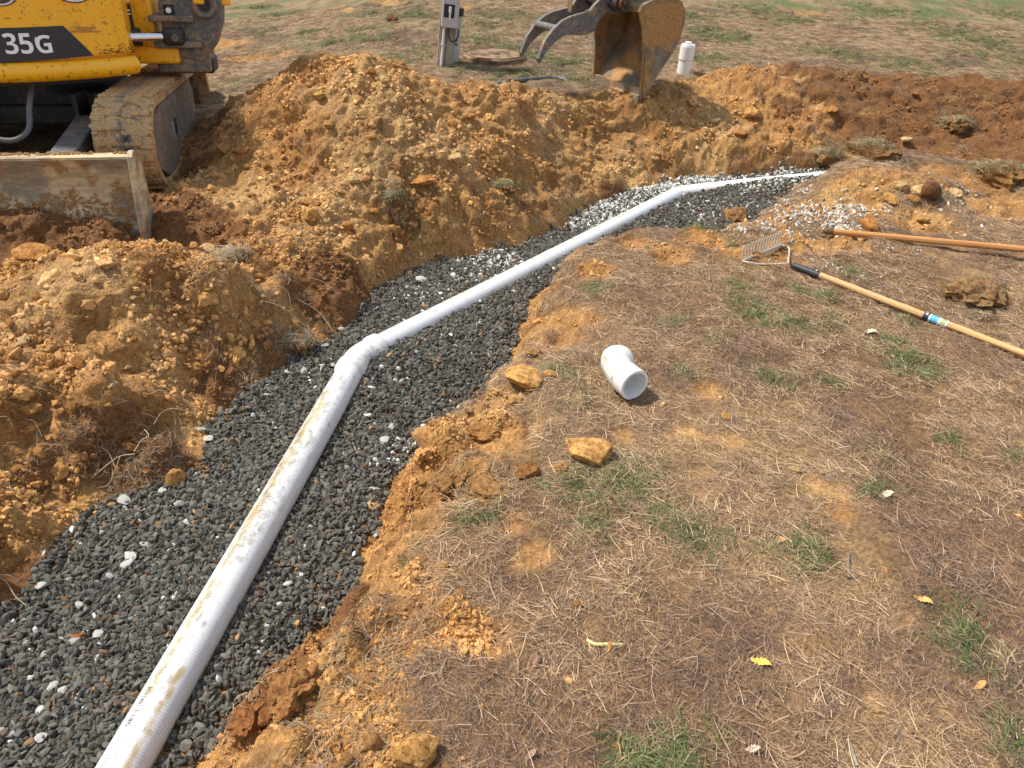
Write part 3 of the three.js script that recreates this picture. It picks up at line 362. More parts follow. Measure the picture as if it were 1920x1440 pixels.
function ringBump(len, pitch) { return tex(2048, 8, (u, v, c) => { const s = 0.5 + 0.5 * Math.cos(u * len / pitch * 6.2832); c[0] = c[1] = c[2] = Math.pow(s, 0.6); }, false); }
function sweep(path, radius, nr = 40, ns = 8) { // tube with uv, the seam underneath; v = 0.25 is the top
  const pos = [], uv = [], nor = [], idx = [], L = [0]; for (let i = 1; i < path.length; i++) L.push(L[i - 1] + path[i].distanceTo(path[i - 1]));
  path.forEach((p, i) => { const t = path[Math.min(i + 1, path.length - 1)].clone().sub(path[Math.max(0, i - 1)]).normalize(), s = t.clone().cross(UP).normalize(), u = s.clone().cross(t), R = typeof radius === 'function' ? radius(L[i] / L[L.length - 1], i) : radius; for (let k = 0; k <= nr; k++) { const a = k / nr * 6.28319, n = s.clone().multiplyScalar(Math.cos(a)).addScaledVector(u, Math.sin(a)); pos.push(p.x + n.x * R, p.y + n.y * R, p.z + n.z * R); nor.push(n.x, n.y, n.z); uv.push(L[i] / L[L.length - 1], k / nr); if (i && k) { const o = i * (nr + 1) + k; idx.push(o - nr - 2, o - nr - 1, o - 1, o - 1, o - nr - 1, o); } } });
  const g = new THREE.BufferGeometry(); g.setAttribute('position', new THREE.Float32BufferAttribute(pos, 3)); g.setAttribute('uv', new THREE.Float32BufferAttribute(uv, 2)); g.setIndex(idx); g.computeVertexNormals(); return g;
}
const seg = (a, b, n) => Array.from({ length: n + 1 }, (_, i) => a.clone().lerp(b, i / n));
{
  const pipe = thing('drain_pipe', 'long white plastic drain pipe with one bend running along the gravel trench', 'pipe');
  const A = pipeLine[0], B = pipeAxis[1], d1 = A.clone().sub(B).normalize(), d2 = pipeAxis[2].clone().sub(B).normalize();
  const sagged = (pts) => pts;
  const l1 = A.distanceTo(B), lowTop = B.clone().addScaledVector(d1, 0.10);
  const [g1, c1, W1, H1] = pipeCanvas(3, l1, [[.40, .97, .26, .10, 'speck', 2200], [.62, .96, .22, .16, 'speck', 1800], [.45, .90, .30, .035, 'tan', 420], [.66, .92, .31, .08, 'tan', 380], [.34, .48, .16, .02, 'tan', 120], [.6, .98, .3, .16, 'grey', 420], [.35, .75, .27, .08, 'grey', 160], [.38, .6, .34, .14, 'speck', 600]]);
  // the printed line near the lower end: small characters that run up the pipe
  g1.save(); g1.translate(W1 * 0.365, H1 * (1 - .305)); g1.fillStyle = 'rgba(40,40,44,.85)'; g1.scale(W1 / l1 / 1000, H1 / (2 * Math.PI * PR) / 1000);
  g1.font = '15px monospace'; g1.fillText('4" INL TRIPL 303C', 0, 5); g1.font = 'bold 19px sans-serif'; g1.fillText('D81', 172, 5); g1.fillStyle = 'rgba(150,60,40,.8)'; g1.fillRect(216, -8, 3, 16); g1.fillStyle = 'rgba(40,40,44,.8)'; g1.font = 'bold 15px monospace'; g1.fillText('INMINIM', 226, 5); g1.restore();
  const lowMat = std({ map: canvasTex(c1), bumpMap: ringBump(l1, 0.009), bumpScale: 0.0022, roughness: 0.42 });
  mesh('pipe_section', sweep(seg(A, lowTop, 60), PR), lowMat, pipe);
  // bend fitting: a hub at either end and the curve between
  const path = []; const P0 = B.clone().addScaledVector(d1, .125), P1 = B.clone().addScaledVector(d1, .05), P2 = B.clone().addScaledVector(d2, .05), P3 = B.clone().addScaledVector(d2, .125);
  for (const p of seg(P0, P1, 4)) path.push(p); for (let i = 1; i < 10; i++) { const t = i / 10; path.push(P1.clone().multiplyScalar((1 - t) ** 2).addScaledVector(B, 2 * t * (1 - t)).addScaledVector(P2, t * t)); } for (const p of seg(P2, P3, 4)) path.push(p);
  const [, c0] = pipeCanvas(8, .3, [[0, 1, .28, .15, 'grey', 40], [.1, .9, .3, .15, 'speck', 70]]);
  const bendMat = std({ map: canvasTex(c0), roughness: 0.4 });
  const bend = mesh('bend_fitting', sweep(path, PR + 0.004), bendMat, pipe); bend.userData.label = 'white bend joining two lengths of pipe';
  for (const [a, d] of [[P0, d1], [P3, d2]]) mesh('hub_rim', sweep(seg(a.clone().addScaledVector(d, -.05), a.clone().addScaledVector(d, .012), 6), (t) => PR + (t > .02 && t < .95 ? 0.0115 : 0.001)), bendMat, bend);
  const C = pipeAxis[2], l2 = B.distanceTo(C);
  const [, c2] = pipeCanvas(5, l2, [[0, .8, .30, .09, 'grey', 320], [.2, .62, .35, .05, 'grey', 260], [.25, .55, .38, .05, 'speck', 900], [.1, .5, .31, .05, 'tan', 130], [.62, .9, .27, .06, 'tan', 150], [0, .3, .3, .14, 'speck', 350]]);
  mesh('pipe_section', sweep(seg(B.clone().addScaledVector(d2, .10), C.clone().addScaledVector(d2, .03), 50), PR), std({ map: canvasTex(c2), bumpMap: ringBump(l2, 0.009), bumpScale: 0.0018, roughness: 0.4 }), pipe);
  const far = new THREE.CatmullRomCurve3([C.clone().addScaledVector(d2, -.05), C.clone().addScaledVector(d2, .02), pipeAxis[3], pipeAxis[4], pipeAxis[4].clone().add(V3(.12, .0, -.05))]).getPoints(40);
  mesh('pipe_section', sweep(far, PR * .98), M.pvc, pipe);
}
// the loose bend on the grass
function elbowFitting(P, legA, legB, la, lb, R) {
  const path = [], rad = []; const push = (p, r) => { path.push(p); rad.push(r); }; const cut = .045;
  const a0 = P.clone().addScaledVector(legA, la), a1 = P.clone().addScaledVector(legA, cut), b1 = P.clone().addScaledVector(legB, cut), b0 = P.clone().addScaledVector(legB, lb);
  for (const p of seg(a0, a1, 5)) push(p, R); for (let i = 1; i < 12; i++) { const t = i / 12; push(P.clone().lerp(P, 0).multiplyScalar(2 * t * (1 - t)).addScaledVector(a1, (1 - t) ** 2).addScaledVector(b1, t * t), R); } for (const p of seg(b1, b0, 5)) push(p, R);
  return path;
}
{
  const c = hit(1160, 744); const P = V3(c.x - .004, c.y + .064, c.z - .075), R = .0545;
  const legA = V3(.50, -.02, .86).normalize(), legB = V3(.06, .02, -1).normalize();
  const t = thing('pipe_elbow', 'loose white plastic pipe elbow lying alone on the straw', 'pipe elbow', P); P.set(0, 0, 0);
  const path = elbowFitting(P, legA, legB, .105, .085, R), n = path.length;
  const [ge, ce, We, He] = pipeCanvas(21, .22, [[.05, .95, .3, .25, 'grey', 30], [.1, .9, .3, .25, 'tan', 14]]); ge.save(); ge.translate(We * .30, He * (1 - .48)); ge.rotate(1.57); ge.scale(.55, 3.2); ge.fillStyle = 'rgba(40,40,46,.85)'; ge.font = 'bold 26px monospace'; ge.fillText('CHARL 2', -60, 0); ge.font = '18px monospace'; ge.fillText('4 D 3034', -60, -30); ge.restore();
  const m = std({ map: canvasTex(ce), roughness: 0.35 });
  const radius = (t, i) => R + (i < 7 ? 0.0045 : i > n - 7 ? 0.007 : 0);
  const wall = mesh('wall', sweep(path, radius, 48), m, t);
  const inner = sweep(path, (t, i) => R - 0.006, 48); inner.index.array.reverse(); inner.computeVertexNormals(); mesh('bore', inner, M.pvc, t);
  const rim = (p, d, r0, r1) => { const g = new THREE.RingGeometry(r0, r1, 48); g.applyQuaternion(new THREE.Quaternion().setFromUnitVectors(V3(0, 0, 1), d)); return g.translate(p.x, p.y, p.z); };
  mesh('rim', rim(path[0], legA, R - .006, R + .0045), M.pvc, t); mesh('rim', rim(path[n - 1], legB, R - .006, R + .007), M.pvc, t);
}

// ---------------------------------------------------------------- rocks, clods and sod
const rockGeos = {};
function rockGeo(seed, cuts, rough, detail = 3, squash = [1, .7, .85]) { const key = [seed, cuts, rough, squash].join(); if (rockGeos[key]) return rockGeos[key]; let g = lump(seed, detail, rough, cuts, squash); const p = g.attributes.position, uv = new Float32Array(p.count * 2), col = new Float32Array(p.count * 3); for (let i = 0; i < p.count; i++) { const x = p.getX(i), y = p.getY(i), z = p.getZ(i); uv[i * 2] = (x + y * .6) * .7; uv[i * 2 + 1] = (z + y * .8) * .7; const k = 1 + .35 * fbm(x * 2 + seed, y * 2, z * 2, 3); col[i * 3] = k; col[i * 3 + 1] = k; col[i * 3 + 2] = k; } g.setAttribute('uv', new THREE.BufferAttribute(uv, 2)); g.setAttribute('color', new THREE.BufferAttribute(col, 3)); if (rough > .55) { const q = g.attributes.position; for (let i = 0; i < q.count; i++) { const v = V3().fromBufferAttribute(q, i), k = 1 + .30 * fbm(v.x * 5 + seed, v.y * 5, v.z * 5, 3) + .12 * Math.abs(N3(v.x * 13, v.y * 13, v.z * 13)); q.setXYZ(i, v.x * k, v.y * k, v.z * k); } } return rockGeos[key] = boxUV(toCreasedNormals(g, .7), .7); }
const rockMat = {}; const tinted = (hex) => rockMat[hex] ??= Object.assign(M.rock.clone(), { color: new THREE.Color(hex) });
const TAN = '#efc78a', BROWN = '#b58a58', ORANGE = '#dca868', DARKB = '#8a6743', PALE = '#f5e2c0';
let rockSeed = 100;
function rock(px, py, wpx, hpx, colour, label, { name = 'rock', category = 'rock', cuts = 7, rough = .35, yaw, sink = .22, group, squash } = {}) { // placed by the middle of its outline, standing on the ground
  const seed = rockSeed++, r = rng(seed), base = hit(px, py + hpx * .38), s = mpp(base), w = wpx * s * .5, h = hpx * s * .5;
  const m = single(name, rockGeo(100 + seed % 23, cuts, rough, wpx > 60 ? 8 : wpx > 40 ? 5 : 3, squash), tinted(colour), label, category, base, group);
  m.scale.set(w * 1.2, Math.max(h, w * .6), w * 1.05); m.rotation.set((r() - .5) * .5, yaw ?? r() * 6.28, (r() - .5) * .5); m.position.y += m.scale.y * .62 * (1 - sink * 1.6); m.position.z -= w * .3; m.position.y = Math.max(m.position.y, ground(m.position.x, m.position.z) + m.scale.y * (.62 - sink)); return m;
}
rock(983, 714, 74, 48, TAN, 'flat oval tan rock on the trench edge beside the loose elbow', { cuts: 5, rough: .25 });
rock(1107, 838, 96, 62, TAN, 'wedge shaped tan rock lying alone on the grass', { cuts: 9, rough: .3, yaw: 2.2 });
rock(773, 1405, 80, 84, TAN, 'squared tan rock sunk in soil and straw on the trench edge', { cuts: 8, yaw: .4 });
rock(697, 1378, 40, 62, '#dcb684', 'narrow brown rock half buried next to the squared tan rock', { cuts: 4 });
rock(58, 472, 64, 44, ORANGE, 'rounded orange brown boulder in the dark soil before the dozer blade', { cuts: 4, rough: .3 });
rock(1722, 352, 34, 42, PALE, 'upright pale block of rock in the small heap beyond the rakes', { cuts: 9 });
rock(1692, 346, 28, 24, PALE, 'pale rock fragment left of the upright block in the small heap', { cuts: 7 });
rock(1674, 372, 32, 26, TAN, 'squarish tan rock at the foot of the small heap', { cuts: 8 });
rock(1709, 371, 26, 18, ORANGE, 'small orange rock between the blocks of the small heap', { cuts: 6 });
rock(1793, 361, 30, 22, PALE, 'pale yellow rock on the grass right of the dark clod', { cuts: 6 });
rock(1733, 411, 26, 14, TAN, 'flat tan stone on bare soil below the small heap', { cuts: 5 });
rock(1633, 422, 38, 32, ORANGE, 'pointed orange rock touching the far wooden handle', { cuts: 9 });
rock(990, 880, 42, 42, BROWN, 'brown earthy lump by a thin twig on the trench edge', { name: 'dirt_clod', category: 'dirt clod', cuts: 3, rough: .6 });
rock(1052, 874, 30, 28, '#d9b585', 'small crumbly tan clod left below the wedge shaped rock', { name: 'dirt_clod', category: 'dirt clod', cuts: 3, rough: .5 });
rock(905, 808, 56, 38, '#cfa470', 'broad brown clod on the trench edge below the flat oval rock', { name: 'dirt_clod', category: 'dirt clod', cuts: 3, rough: .7 });
rock(838, 905, 62, 60, '#b89468', 'big crumbling brown clod hanging over the gravel', { name: 'dirt_clod', category: 'dirt clod', cuts: 3, rough: .8, sink: .38 });
rock(915, 925, 70, 50, '#bc9a70', 'wide rooty clod right of the big crumbling clod', { name: 'dirt_clod', category: 'dirt clod', cuts: 3, rough: .8, sink: .38 });
rock(548, 1288, 96, 96, '#bf9464', 'large ragged orange brown clod fallen into the trench beside the pipe', { name: 'dirt_clod', category: 'dirt clod', cuts: 2, rough: 1.0 });
rock(470, 1345, 70, 70, '#b07e4c', 'dark brown clod fallen into the trench nearest the printed pipe end', { name: 'dirt_clod', category: 'dirt clod', cuts: 2, rough: .9 });
rock(1745, 352, 50, 66, DARKB, 'dark brown block of clay standing in the small heap', { name: 'dirt_clod', category: 'dirt clod', cuts: 14, rough: .15, squash: [.8, .9, .7], yaw: .5 });
rock(1832, 548, 88, 58, '#a88e6e', 'lump of brown clay with dead roots under it lying on the lawn', { name: 'dirt_clod', category: 'dirt clod', cuts: 5, rough: .8 });
rock(145, 1193, 34, 22, '#c98a5a', 'single rust orange stone on the dark gravel left of the pipe', { cuts: 4 });
rock(735, 33, 20, 22, DARKB, 'dark clod of turf standing up on the far lawn', { name: 'dirt_clod', category: 'dirt clod', cuts: 3, rough: .8, sink: .38 });
rock(1380, 402, 44, 30, '#a98b64', 'rounded clod of sod at the edge of the far gravel', { name: 'dirt_clod', category: 'dirt clod', cuts: 1, rough: .6, sink: .35 });
const pileRocks = [[599, 183, 24, 20], [720, 150, 20, 20], [697, 137, 18, 18], [617, 238, 14, 16], [698, 260, 18, 16], [853, 308, 34, 26], [790, 340, 44, 26], [580, 377, 32, 16], [583, 403, 34, 40], [663, 338, 22, 22], [687, 340, 20, 16], [450, 295, 34, 22], [465, 312, 18, 14], [482, 305, 15, 16], [499, 312, 22, 16], [421, 284, 34, 20], [1031, 257, 18, 18], [880, 236, 14, 13], [884, 222, 16, 14], [848, 232, 18, 18], [1413, 215, 32, 26], [1300, 195, 24, 16], [651, 423, 22, 26], [745, 432, 16, 26], [363, 458, 20, 20], [390, 467, 30, 16], [820, 155, 10, 10], [660, 130, 14, 12], [690, 290, 16, 14], [760, 300, 14, 12], [905, 290, 12, 10], [770, 205, 14, 12], [640, 360, 18, 14], [560, 330, 16, 14], [520, 350, 18, 14], [470, 365, 16, 12], [505, 400, 20, 14], [430, 380, 18, 12], [700, 400, 18, 12], [950, 250, 10, 10], [1180, 262, 14, 12], [1340, 225, 20, 16], [1390, 250, 24, 16], [1240, 200, 12, 10], [1480, 240, 14, 12], [1700, 265, 24, 14], [1560, 210, 22, 14], [1640, 285, 14, 10], [1110, 240, 12, 10], [1225, 300, 12, 10], [1105, 300, 12, 10],
  [55, 770, 40, 26], [95, 655, 22, 18], [240, 690, 16, 14], [70, 560, 20, 16], [180, 530, 14, 12], [330, 500, 14, 10], [350, 620, 18, 14], [250, 640, 16, 14], [130, 690, 20, 16], [115, 770, 18, 16], [40, 640, 26, 22], [300, 670, 16, 14], [75, 850, 26, 30], [200, 760, 20, 16], [250, 560, 14, 12], [30, 700, 18, 16], [170, 600, 18, 14], [390, 550, 14, 12], [440, 600, 16, 14], [20, 610, 22, 20], [330, 890, 36, 60], [410, 690, 20, 12], [210, 720, 26, 20], [90, 720, 18, 16], [270, 740, 18, 16]];
pileRocks.forEach(([x, y, w, h], i) => { const near = y > 450 && x < 460; rock(x, y, w, h, [TAN, PALE, ORANGE, '#e2b67c'][i % 4], near ? 'small tan stone in the crumbly soil heap left of the pipe bend' : x > 1090 ? 'small tan stone on the orange soil behind the trench' : 'small tan stone on the big dirt pile', { group: near ? 'stones in the heap left of the pipe' : x > 1090 ? 'stones on the soil behind the trench' : 'stones on the big dirt pile', cuts: 6 + i % 3, name: 'stone', category: 'stone' }); });
[[960, 750, 22, 18], [1158, 1402, 20, 26], [1493, 880, 24, 16], [1360, 780, 22, 12], [1080, 1130, 18, 18], [700, 945, 30, 24], [770, 970, 22, 18], [680, 1120, 18, 16], [640, 1230, 22, 18], [830, 1060, 20, 16], [930, 1180, 18, 16], [600, 1340, 24, 20], [720, 1110, 22, 18], [650, 1420, 28, 22], [880, 770, 22, 18], [1030, 700, 26, 18], [1000, 660, 34, 18], [790, 1230, 22, 18], [860, 1110, 20, 16]].forEach(([x, y, w, h], i) => rock(x, y, w, h, [TAN, '#d0a570', PALE][i % 3], 'small tan stone in the soil and straw right of the trench', { group: 'stones right of the trench', cuts: 5 + i % 3, name: 'stone', category: 'stone' }));
const whiteStones = [[.58, .57, .52], [.50, .48, .42], [.64, .62, .57]].map((c) => std({ color: lin(...c), roughness: .9, bumpMap: grainBump, bumpScale: .003 }));
// single white stones lying on the dark gravel
[[390, 828, 18, 14], [377, 812, 16, 8], [232, 945, 26, 12], [338, 950, 16, 16], [245, 1050, 24, 12], [272, 1026, 16, 10], [193, 1005, 10, 14], [237, 1065, 22, 14], [80, 1105, 20, 14], [150, 1140, 14, 12], [185, 1195, 20, 12], [140, 1208, 20, 10], [85, 1233, 12, 14], [100, 1292, 18, 12], [118, 1300, 18, 12], [540, 1100, 14, 14], [526, 1138, 10, 12], [745, 697, 14, 10], [715, 692, 10, 8], [742, 718, 8, 10], [690, 785, 16, 8], [735, 805, 14, 12], [722, 830, 20, 12], [792, 806, 14, 12], [846, 632, 10, 8], [782, 665, 8, 12], [640, 620, 10, 10], [612, 652, 12, 8], [605, 690, 10, 8], [570, 700, 14, 8], [538, 702, 10, 8], [625, 690, 10, 6], [305, 925, 16, 10], [80, 1390, 24, 12], [5, 1375, 16, 14], [705, 1010, 8, 8], [500, 745, 8, 6], [475, 785, 10, 8], [760, 605, 10, 6], [790, 528, 18, 10], [850, 520, 14, 8]].forEach(([x, y, w, h]) => { const m = rock(x, y, w, h, '#f2f0ea', 'single white stone lying on the dark gravel in the trench', { name: 'white_stone', category: 'stone', group: 'white stones on the dark gravel', cuts: 11, rough: .45, sink: .1 }); m.material = whiteStones[(x + y) % 3]; m.scale.multiplyScalar(1.08); m.position.y += .014; });

// ---------------------------------------------------------------- tools on the lawn
const handleGeo = (a, b, r0, r1, n = 20) => { const g = sweep(seg(a, b, n), (t, i) => lerp(r0, r1, t) * (i === 0 ? .5 : i === n ? .5 : 1), 18); return g; };
{
  const a = hit(1480, 503), b = hit(1900, 668); const dir = b.clone().sub(a).normalize(); a.y += .022; const end = a.clone().addScaledVector(dir, 1.5); end.y = ground(end.x, end.z) + .03;
  const lift = (p) => V3(p.x - a.x, p.y - a.y, p.z - a.z), D = end.clone().sub(a).normalize();
  const rake = thing('garden_rake', 'bow rake with pale wooden handle lying with its tines up', 'rake', a);
  const R = .0155; const O = V3(0, 0, 0), ferr = D.clone().multiplyScalar(.155), tail = lift(end);
  const hg = sweep(seg(ferr, tail, 40), (t, i) => R * (i === 40 ? .4 : i === 39 ? .9 : 1), 18); { const uv = hg.attributes.uv; for (let i = 0; i < uv.count; i++) uv.setX(i, uv.getX(i) * 1.3); } mesh('handle', hg, M.wood, rake);
  mesh('ferrule', sweep(seg(O, ferr.clone().addScaledVector(D, .012), 12), (t, i) => i === 0 ? .004 : i === 12 ? .012 : lerp(.0125, .0172, Math.min(1, t * 2.5)), 18), std({ color: lin(.03, .034, .04), roughness: .55 }), rake);
  const rivet = mesh('rivet', new THREE.SphereGeometry(.004, 10, 8).translate(0, .0165, 0).translate(ferr.x - D.x * .02, ferr.y - D.y * .02, ferr.z - D.z * .02), M.chrome, rake);
  const lab0 = D.clone().multiplyScalar(.155 + .50), labC = document.createElement('canvas'); labC.width = 256; labC.height = 128; { const g = labC.getContext('2d'); g.fillStyle = '#d9e6ea'; g.fillRect(0, 0, 256, 128); g.fillStyle = '#23303a'; g.fillRect(0, 0, 60, 128); g.fillStyle = '#e8ecec'; g.fillRect(18, 20, 20, 88); g.fillStyle = '#58b4e0'; g.fillRect(76, 0, 80, 128); g.fillStyle = '#9db36a'; g.fillRect(186, 70, 50, 58); g.fillStyle = '#333'; for (let i = 0; i < 4; i++) g.fillRect(170 + i * 18, 14 + (i % 2) * 10, 8, 26); }
  const label = mesh('label', sweep(seg(lab0, lab0.clone().addScaledVector(D, .105), 3), R + .0012, 18), std({ map: canvasTex(labC), roughness: .45 }), rake); label.userData.label = 'blue and white paper label round the handle';
  // head: a bar, fourteen curved tines and two bow wires
  const cl = lift(hit(1392, 494)), crn = lift(hit(1464, 464)); cl.y += .012; crn.y += .012; const bar = crn.clone().sub(cl), bd = bar.clone().normalize(), out = V3(-D.x, 0, -D.z).normalize(), metal = std({ color: lin(.58, .51, .41), roughness: .6, metalness: .15, bumpMap: grainBump, bumpScale: .001 });
  mesh('head_bar', beamAB(cl, crn, .014, .020), metal, rake);
  for (let i = 0; i < 14; i++) { const p = cl.clone().addScaledVector(bar, (i + .15) / 13.3), q = []; for (let k = 0; k <= 5; k++) { const t = k / 5; q.push(p.clone().addScaledVector(UP, .082 * t).addScaledVector(out, .020 * Math.sin(t * 2.2) - .012 * t)); } const g = new THREE.TubeGeometry(new THREE.CatmullRomCurve3(q), 8, .0045, 6); mesh('tine', g, metal, rake); }
  const side = D.clone().cross(UP).normalize();
  mesh('bow_wire', tube([cl, cl.clone().addScaledVector(out, -.03).addScaledVector(UP, .004), cl.clone().lerp(O, .45).addScaledVector(bd, -.03), cl.clone().lerp(O, .75).addScaledVector(bd, -.012), O.clone().addScaledVector(D, -.01)], .0042, 30, 8), metal, rake);
  mesh('bow_wire', tube([crn, crn.clone().addScaledVector(out, -.035).addScaledVector(UP, .004), crn.clone().lerp(O, .42).addScaledVector(bd, .035), crn.clone().lerp(O, .75).addScaledVector(bd, .002), O.clone().addScaledVector(D, -.01)], .0042, 30, 8), metal, rake);
}
{
  const a = hit(1540, 444), b = hit(1905, 486); const dir = b.clone().sub(a).normalize(), end = a.clone().addScaledVector(dir, 1.35); a.y += .034; end.y = ground(end.x, end.z) + .045;
  const t = thing('shovel_handle', 'orange brown wooden tool handle with a worn dark tip, far side of the rake', 'tool handle', a), T = end.clone().sub(a), D = T.clone().normalize(), R = .0165;
  const hg = sweep(seg(D.clone().multiplyScalar(.05), T, 40), R, 18); mesh('shaft', hg, Object.assign(M.wood.clone(), { color: new THREE.Color('#f4dac2') }), t);
  const tip = mesh('tip', sweep(seg(V3(0, 0, 0), D.clone().multiplyScalar(.052), 8), (u, i) => R * Math.sqrt(Math.max(.02, 1 - (1 - Math.min(1, u * 2)) ** 2)) * (i === 0 ? .2 : 1) + .0003, 18), Object.assign(M.wood.clone(), { color: new THREE.Color('#7d7a66') }), t); tip.userData.label = 'worn grey rounded end';
}

// ---------------------------------------------------------------- far lawn: post, standpipe, lid, riser, hose
const groundAt = (px, py) => hit(px, py);
{
  const b = hit(834, 120), s = mpp(b), lean = .075, w = 30 * s, H0 = .95;
  const t = thing('electrical_post', 'weathered grey wooden post carrying a meter box and conduit', 'post', b); t.rotation.z = -lean; t.rotation.y = .12;
  mesh('post', boxUV(box(w, H0 + .1, w * .8, 0, H0 / 2 - .05, 0, .006), 2), M.post, t);
  const bx = mesh('outlet_box', boxUV(box(w * 1.02, .26, .09, .012, .435, w * .4 + .045, .012), 2), M.galv, t); bx.userData.label = 'grey weatherproof outlet box with open cover';
  mesh('box_cover', box(w * 1.06, .024, .13, .012, .57, w * .4 + .06, .008), M.white, bx);
  mesh('window', box(w * .62, .10, .006, .002, .435, w * .4 + .0925, .002), M.black, bx); mesh('plug', box(.022, .05, .02, .008, .445, w * .4 + .1, .005), M.white, bx); mesh('plug', box(.014, .06, .016, .008, .40, w * .4 + .1, .004), M.white, bx);
  mesh('upper_box', boxUV(box(w * 1.02, .16, .1, 0, .70, w * .4 + .05, .01), 2), M.galv, t); mesh('upper_cover', box(w * 1.05, .03, .12, 0, .615, w * .4 + .06, .006), M.white, t);
  mesh('conduit', rod(V3(-w * .24, -.05, w * .4 + .015), V3(-w * .20, .32, w * .4 + .02), .0115), M.white, t);
  mesh('conduit_strap', box(.05, .012, .012, -w * .22, .16, w * .4 + .026, .003), M.galv, t);
  mesh('cord', tube([V3(w * .1, .31, w * .4 + .05), V3(w * .05, .25, w * .4 + .07), V3(w * .35, .2, w * .4 + .08), V3(w * .62, .24, w * .4 + .07), V3(w * .66, .3, w * .4 + .05)], .006, 24, 8), M.black, t);
  const e = hit(849, 118), p = thing('standpipe', 'grey plastic standpipe with a black cap beside the wooden post', 'standpipe', e); p.rotation.z = -lean;
  mesh('pipe', rod(V3(0, -.06, 0), V3(0, .40, 0), 11 * s, 28), M.galv, p); mesh('cap', cyl(13 * s, 13 * s, .06, 28).translate(0, .41, 0), M.black, p);
  const c2 = mesh('junction_box', box(.07, .09, .05, -.035, .325, .045, .01), M.white, p); mesh('knockout', box(.04, .05, .02, -.03, .255, .05, .006), M.black, c2);
  for (const y of [.16, .19]) mesh('band', box(.035, .012, .01, .012, y, 11 * s - .001, .002), M.black, p);
}
{
  const b = hit(926, 112), s = mpp(b), R = 59 * s, t = thing('septic_lid', 'round brown concrete lid on the grass beside the grey post', 'access lid', b);
  const prof = [[0, .055], [R * .5, .056], [R * .8, .052], [R * .93, .05], [R * .97, .044], [R, .034], [R, -.02], [R * .98, -.05]].map(([x, y]) => new THREE.Vector2(x, y)).reverse();
  mesh('slab', boxUV(new THREE.LatheGeometry(prof, 56), 1.4), M.lid, t); const n = groundNormal(b.x, b.z, .2); t.quaternion.setFromUnitVectors(UP, n); const knob = mesh('lifting_eye', new THREE.TorusGeometry(.028, .006, 8, 18).rotateX(1.4).translate(.02, .058, .03), M.steel, t); mesh('rim_ring', new THREE.TorusGeometry(R * .9, .008, 8, 48).rotateX(Math.PI / 2).translate(0, .05, 0), M.lid, t);
}
{
  const b = hit(1281, 138), s = mpp(b), t = thing('cleanout_riser', 'short white plastic cleanout riser with a cap standing in the grass', 'cleanout pipe', b); t.rotation.z = -.03; const r = 13.5 * s;
  mesh('pipe', cyl(r * .93, r * .93, .17, 32).translate(0, .035, 0), M.pvc, t); const ad = mesh('adapter', cyl(r, r, .105, 32).translate(0, .17, 0), M.pvc, t); mesh('joint_line', cyl(r * 1.01, r * 1.01, .004, 32).translate(0, .117, 0), M.galv, ad); mesh('cap', cyl(r * .97, r * .9, .018, 32).translate(0, .231, 0), M.pvc, t); mesh('cap_nut', box(r * .8, .022, r * .8, 0, .249, 0, .004), M.pvc, t);
}
{
  const pts = [[915, 162], [935, 158], [955, 155], [985, 151], [1010, 149], [1035, 147], [1058, 150], [1075, 158]].map(([x, y]) => { const p = hit(x, y); p.y += .006; return p; }), o = pts[0].clone(); pts.forEach((p) => p.sub(o));
  pts[0].y -= .04; pts[pts.length - 1].y -= .05;
  const t = thing('black_hose', 'dark grey plastic hose coming out of the soil before the round lid', 'hose', o); mesh('tube', tube(pts, .017, 40, 12), std({ color: lin(.085, .10, .105), roughness: .5 }), t); mesh('clamp', rod(pts[1].clone(), pts[1].clone().add(V3(.014, .001, .002)), 0.0195, 16), M.galv, t);
}
// ---------------------------------------------------------------- twigs, roots, leaves
function twig(pts, r, colour, label, name = 'twig', group) { const P = pts.map(([x, y, h]) => { const p = hit(x, y); p.y += h ?? .006; return p; }), o = P[0].clone(); const g = tube(P.map((p) => p.clone().sub(o)), r, 24, 6); return single(name, g, std({ color: new THREE.Color(colour), roughness: .9 }), label, name, o, group); }
twig([[1183, 850], [1188, 865], [1180, 880], [1178, 888]], .0035, '#a59c90', 'short curved grey twig right of the wedge shaped rock');
twig([[985, 890], [1010, 902], [1045, 916], [1075, 930]], .0038, '#8a6a52', 'thin brown twig on the trench edge below the brown lump');
twig([[1590, 1040], [1589, 1062], [1591, 1088]], .0055, '#7d6f60', 'short thick grey stick standing dark in the straw');
twig([[1588, 1388], [1596, 1410], [1606, 1440]], .004, '#9a8f80', 'grey stick lying at the lawn edge far from the trench');
twig([[1100, 1203], [1115, 1211], [1140, 1211], [1166, 1212]], .0045, '#e3cf94', 'pale peeled stick split at one end on the straw');
twig([[660, 830, .01], [668, 850, .012], [675, 870, .006]], .0025, '#b99668', 'thin root on the soil at the trench edge');
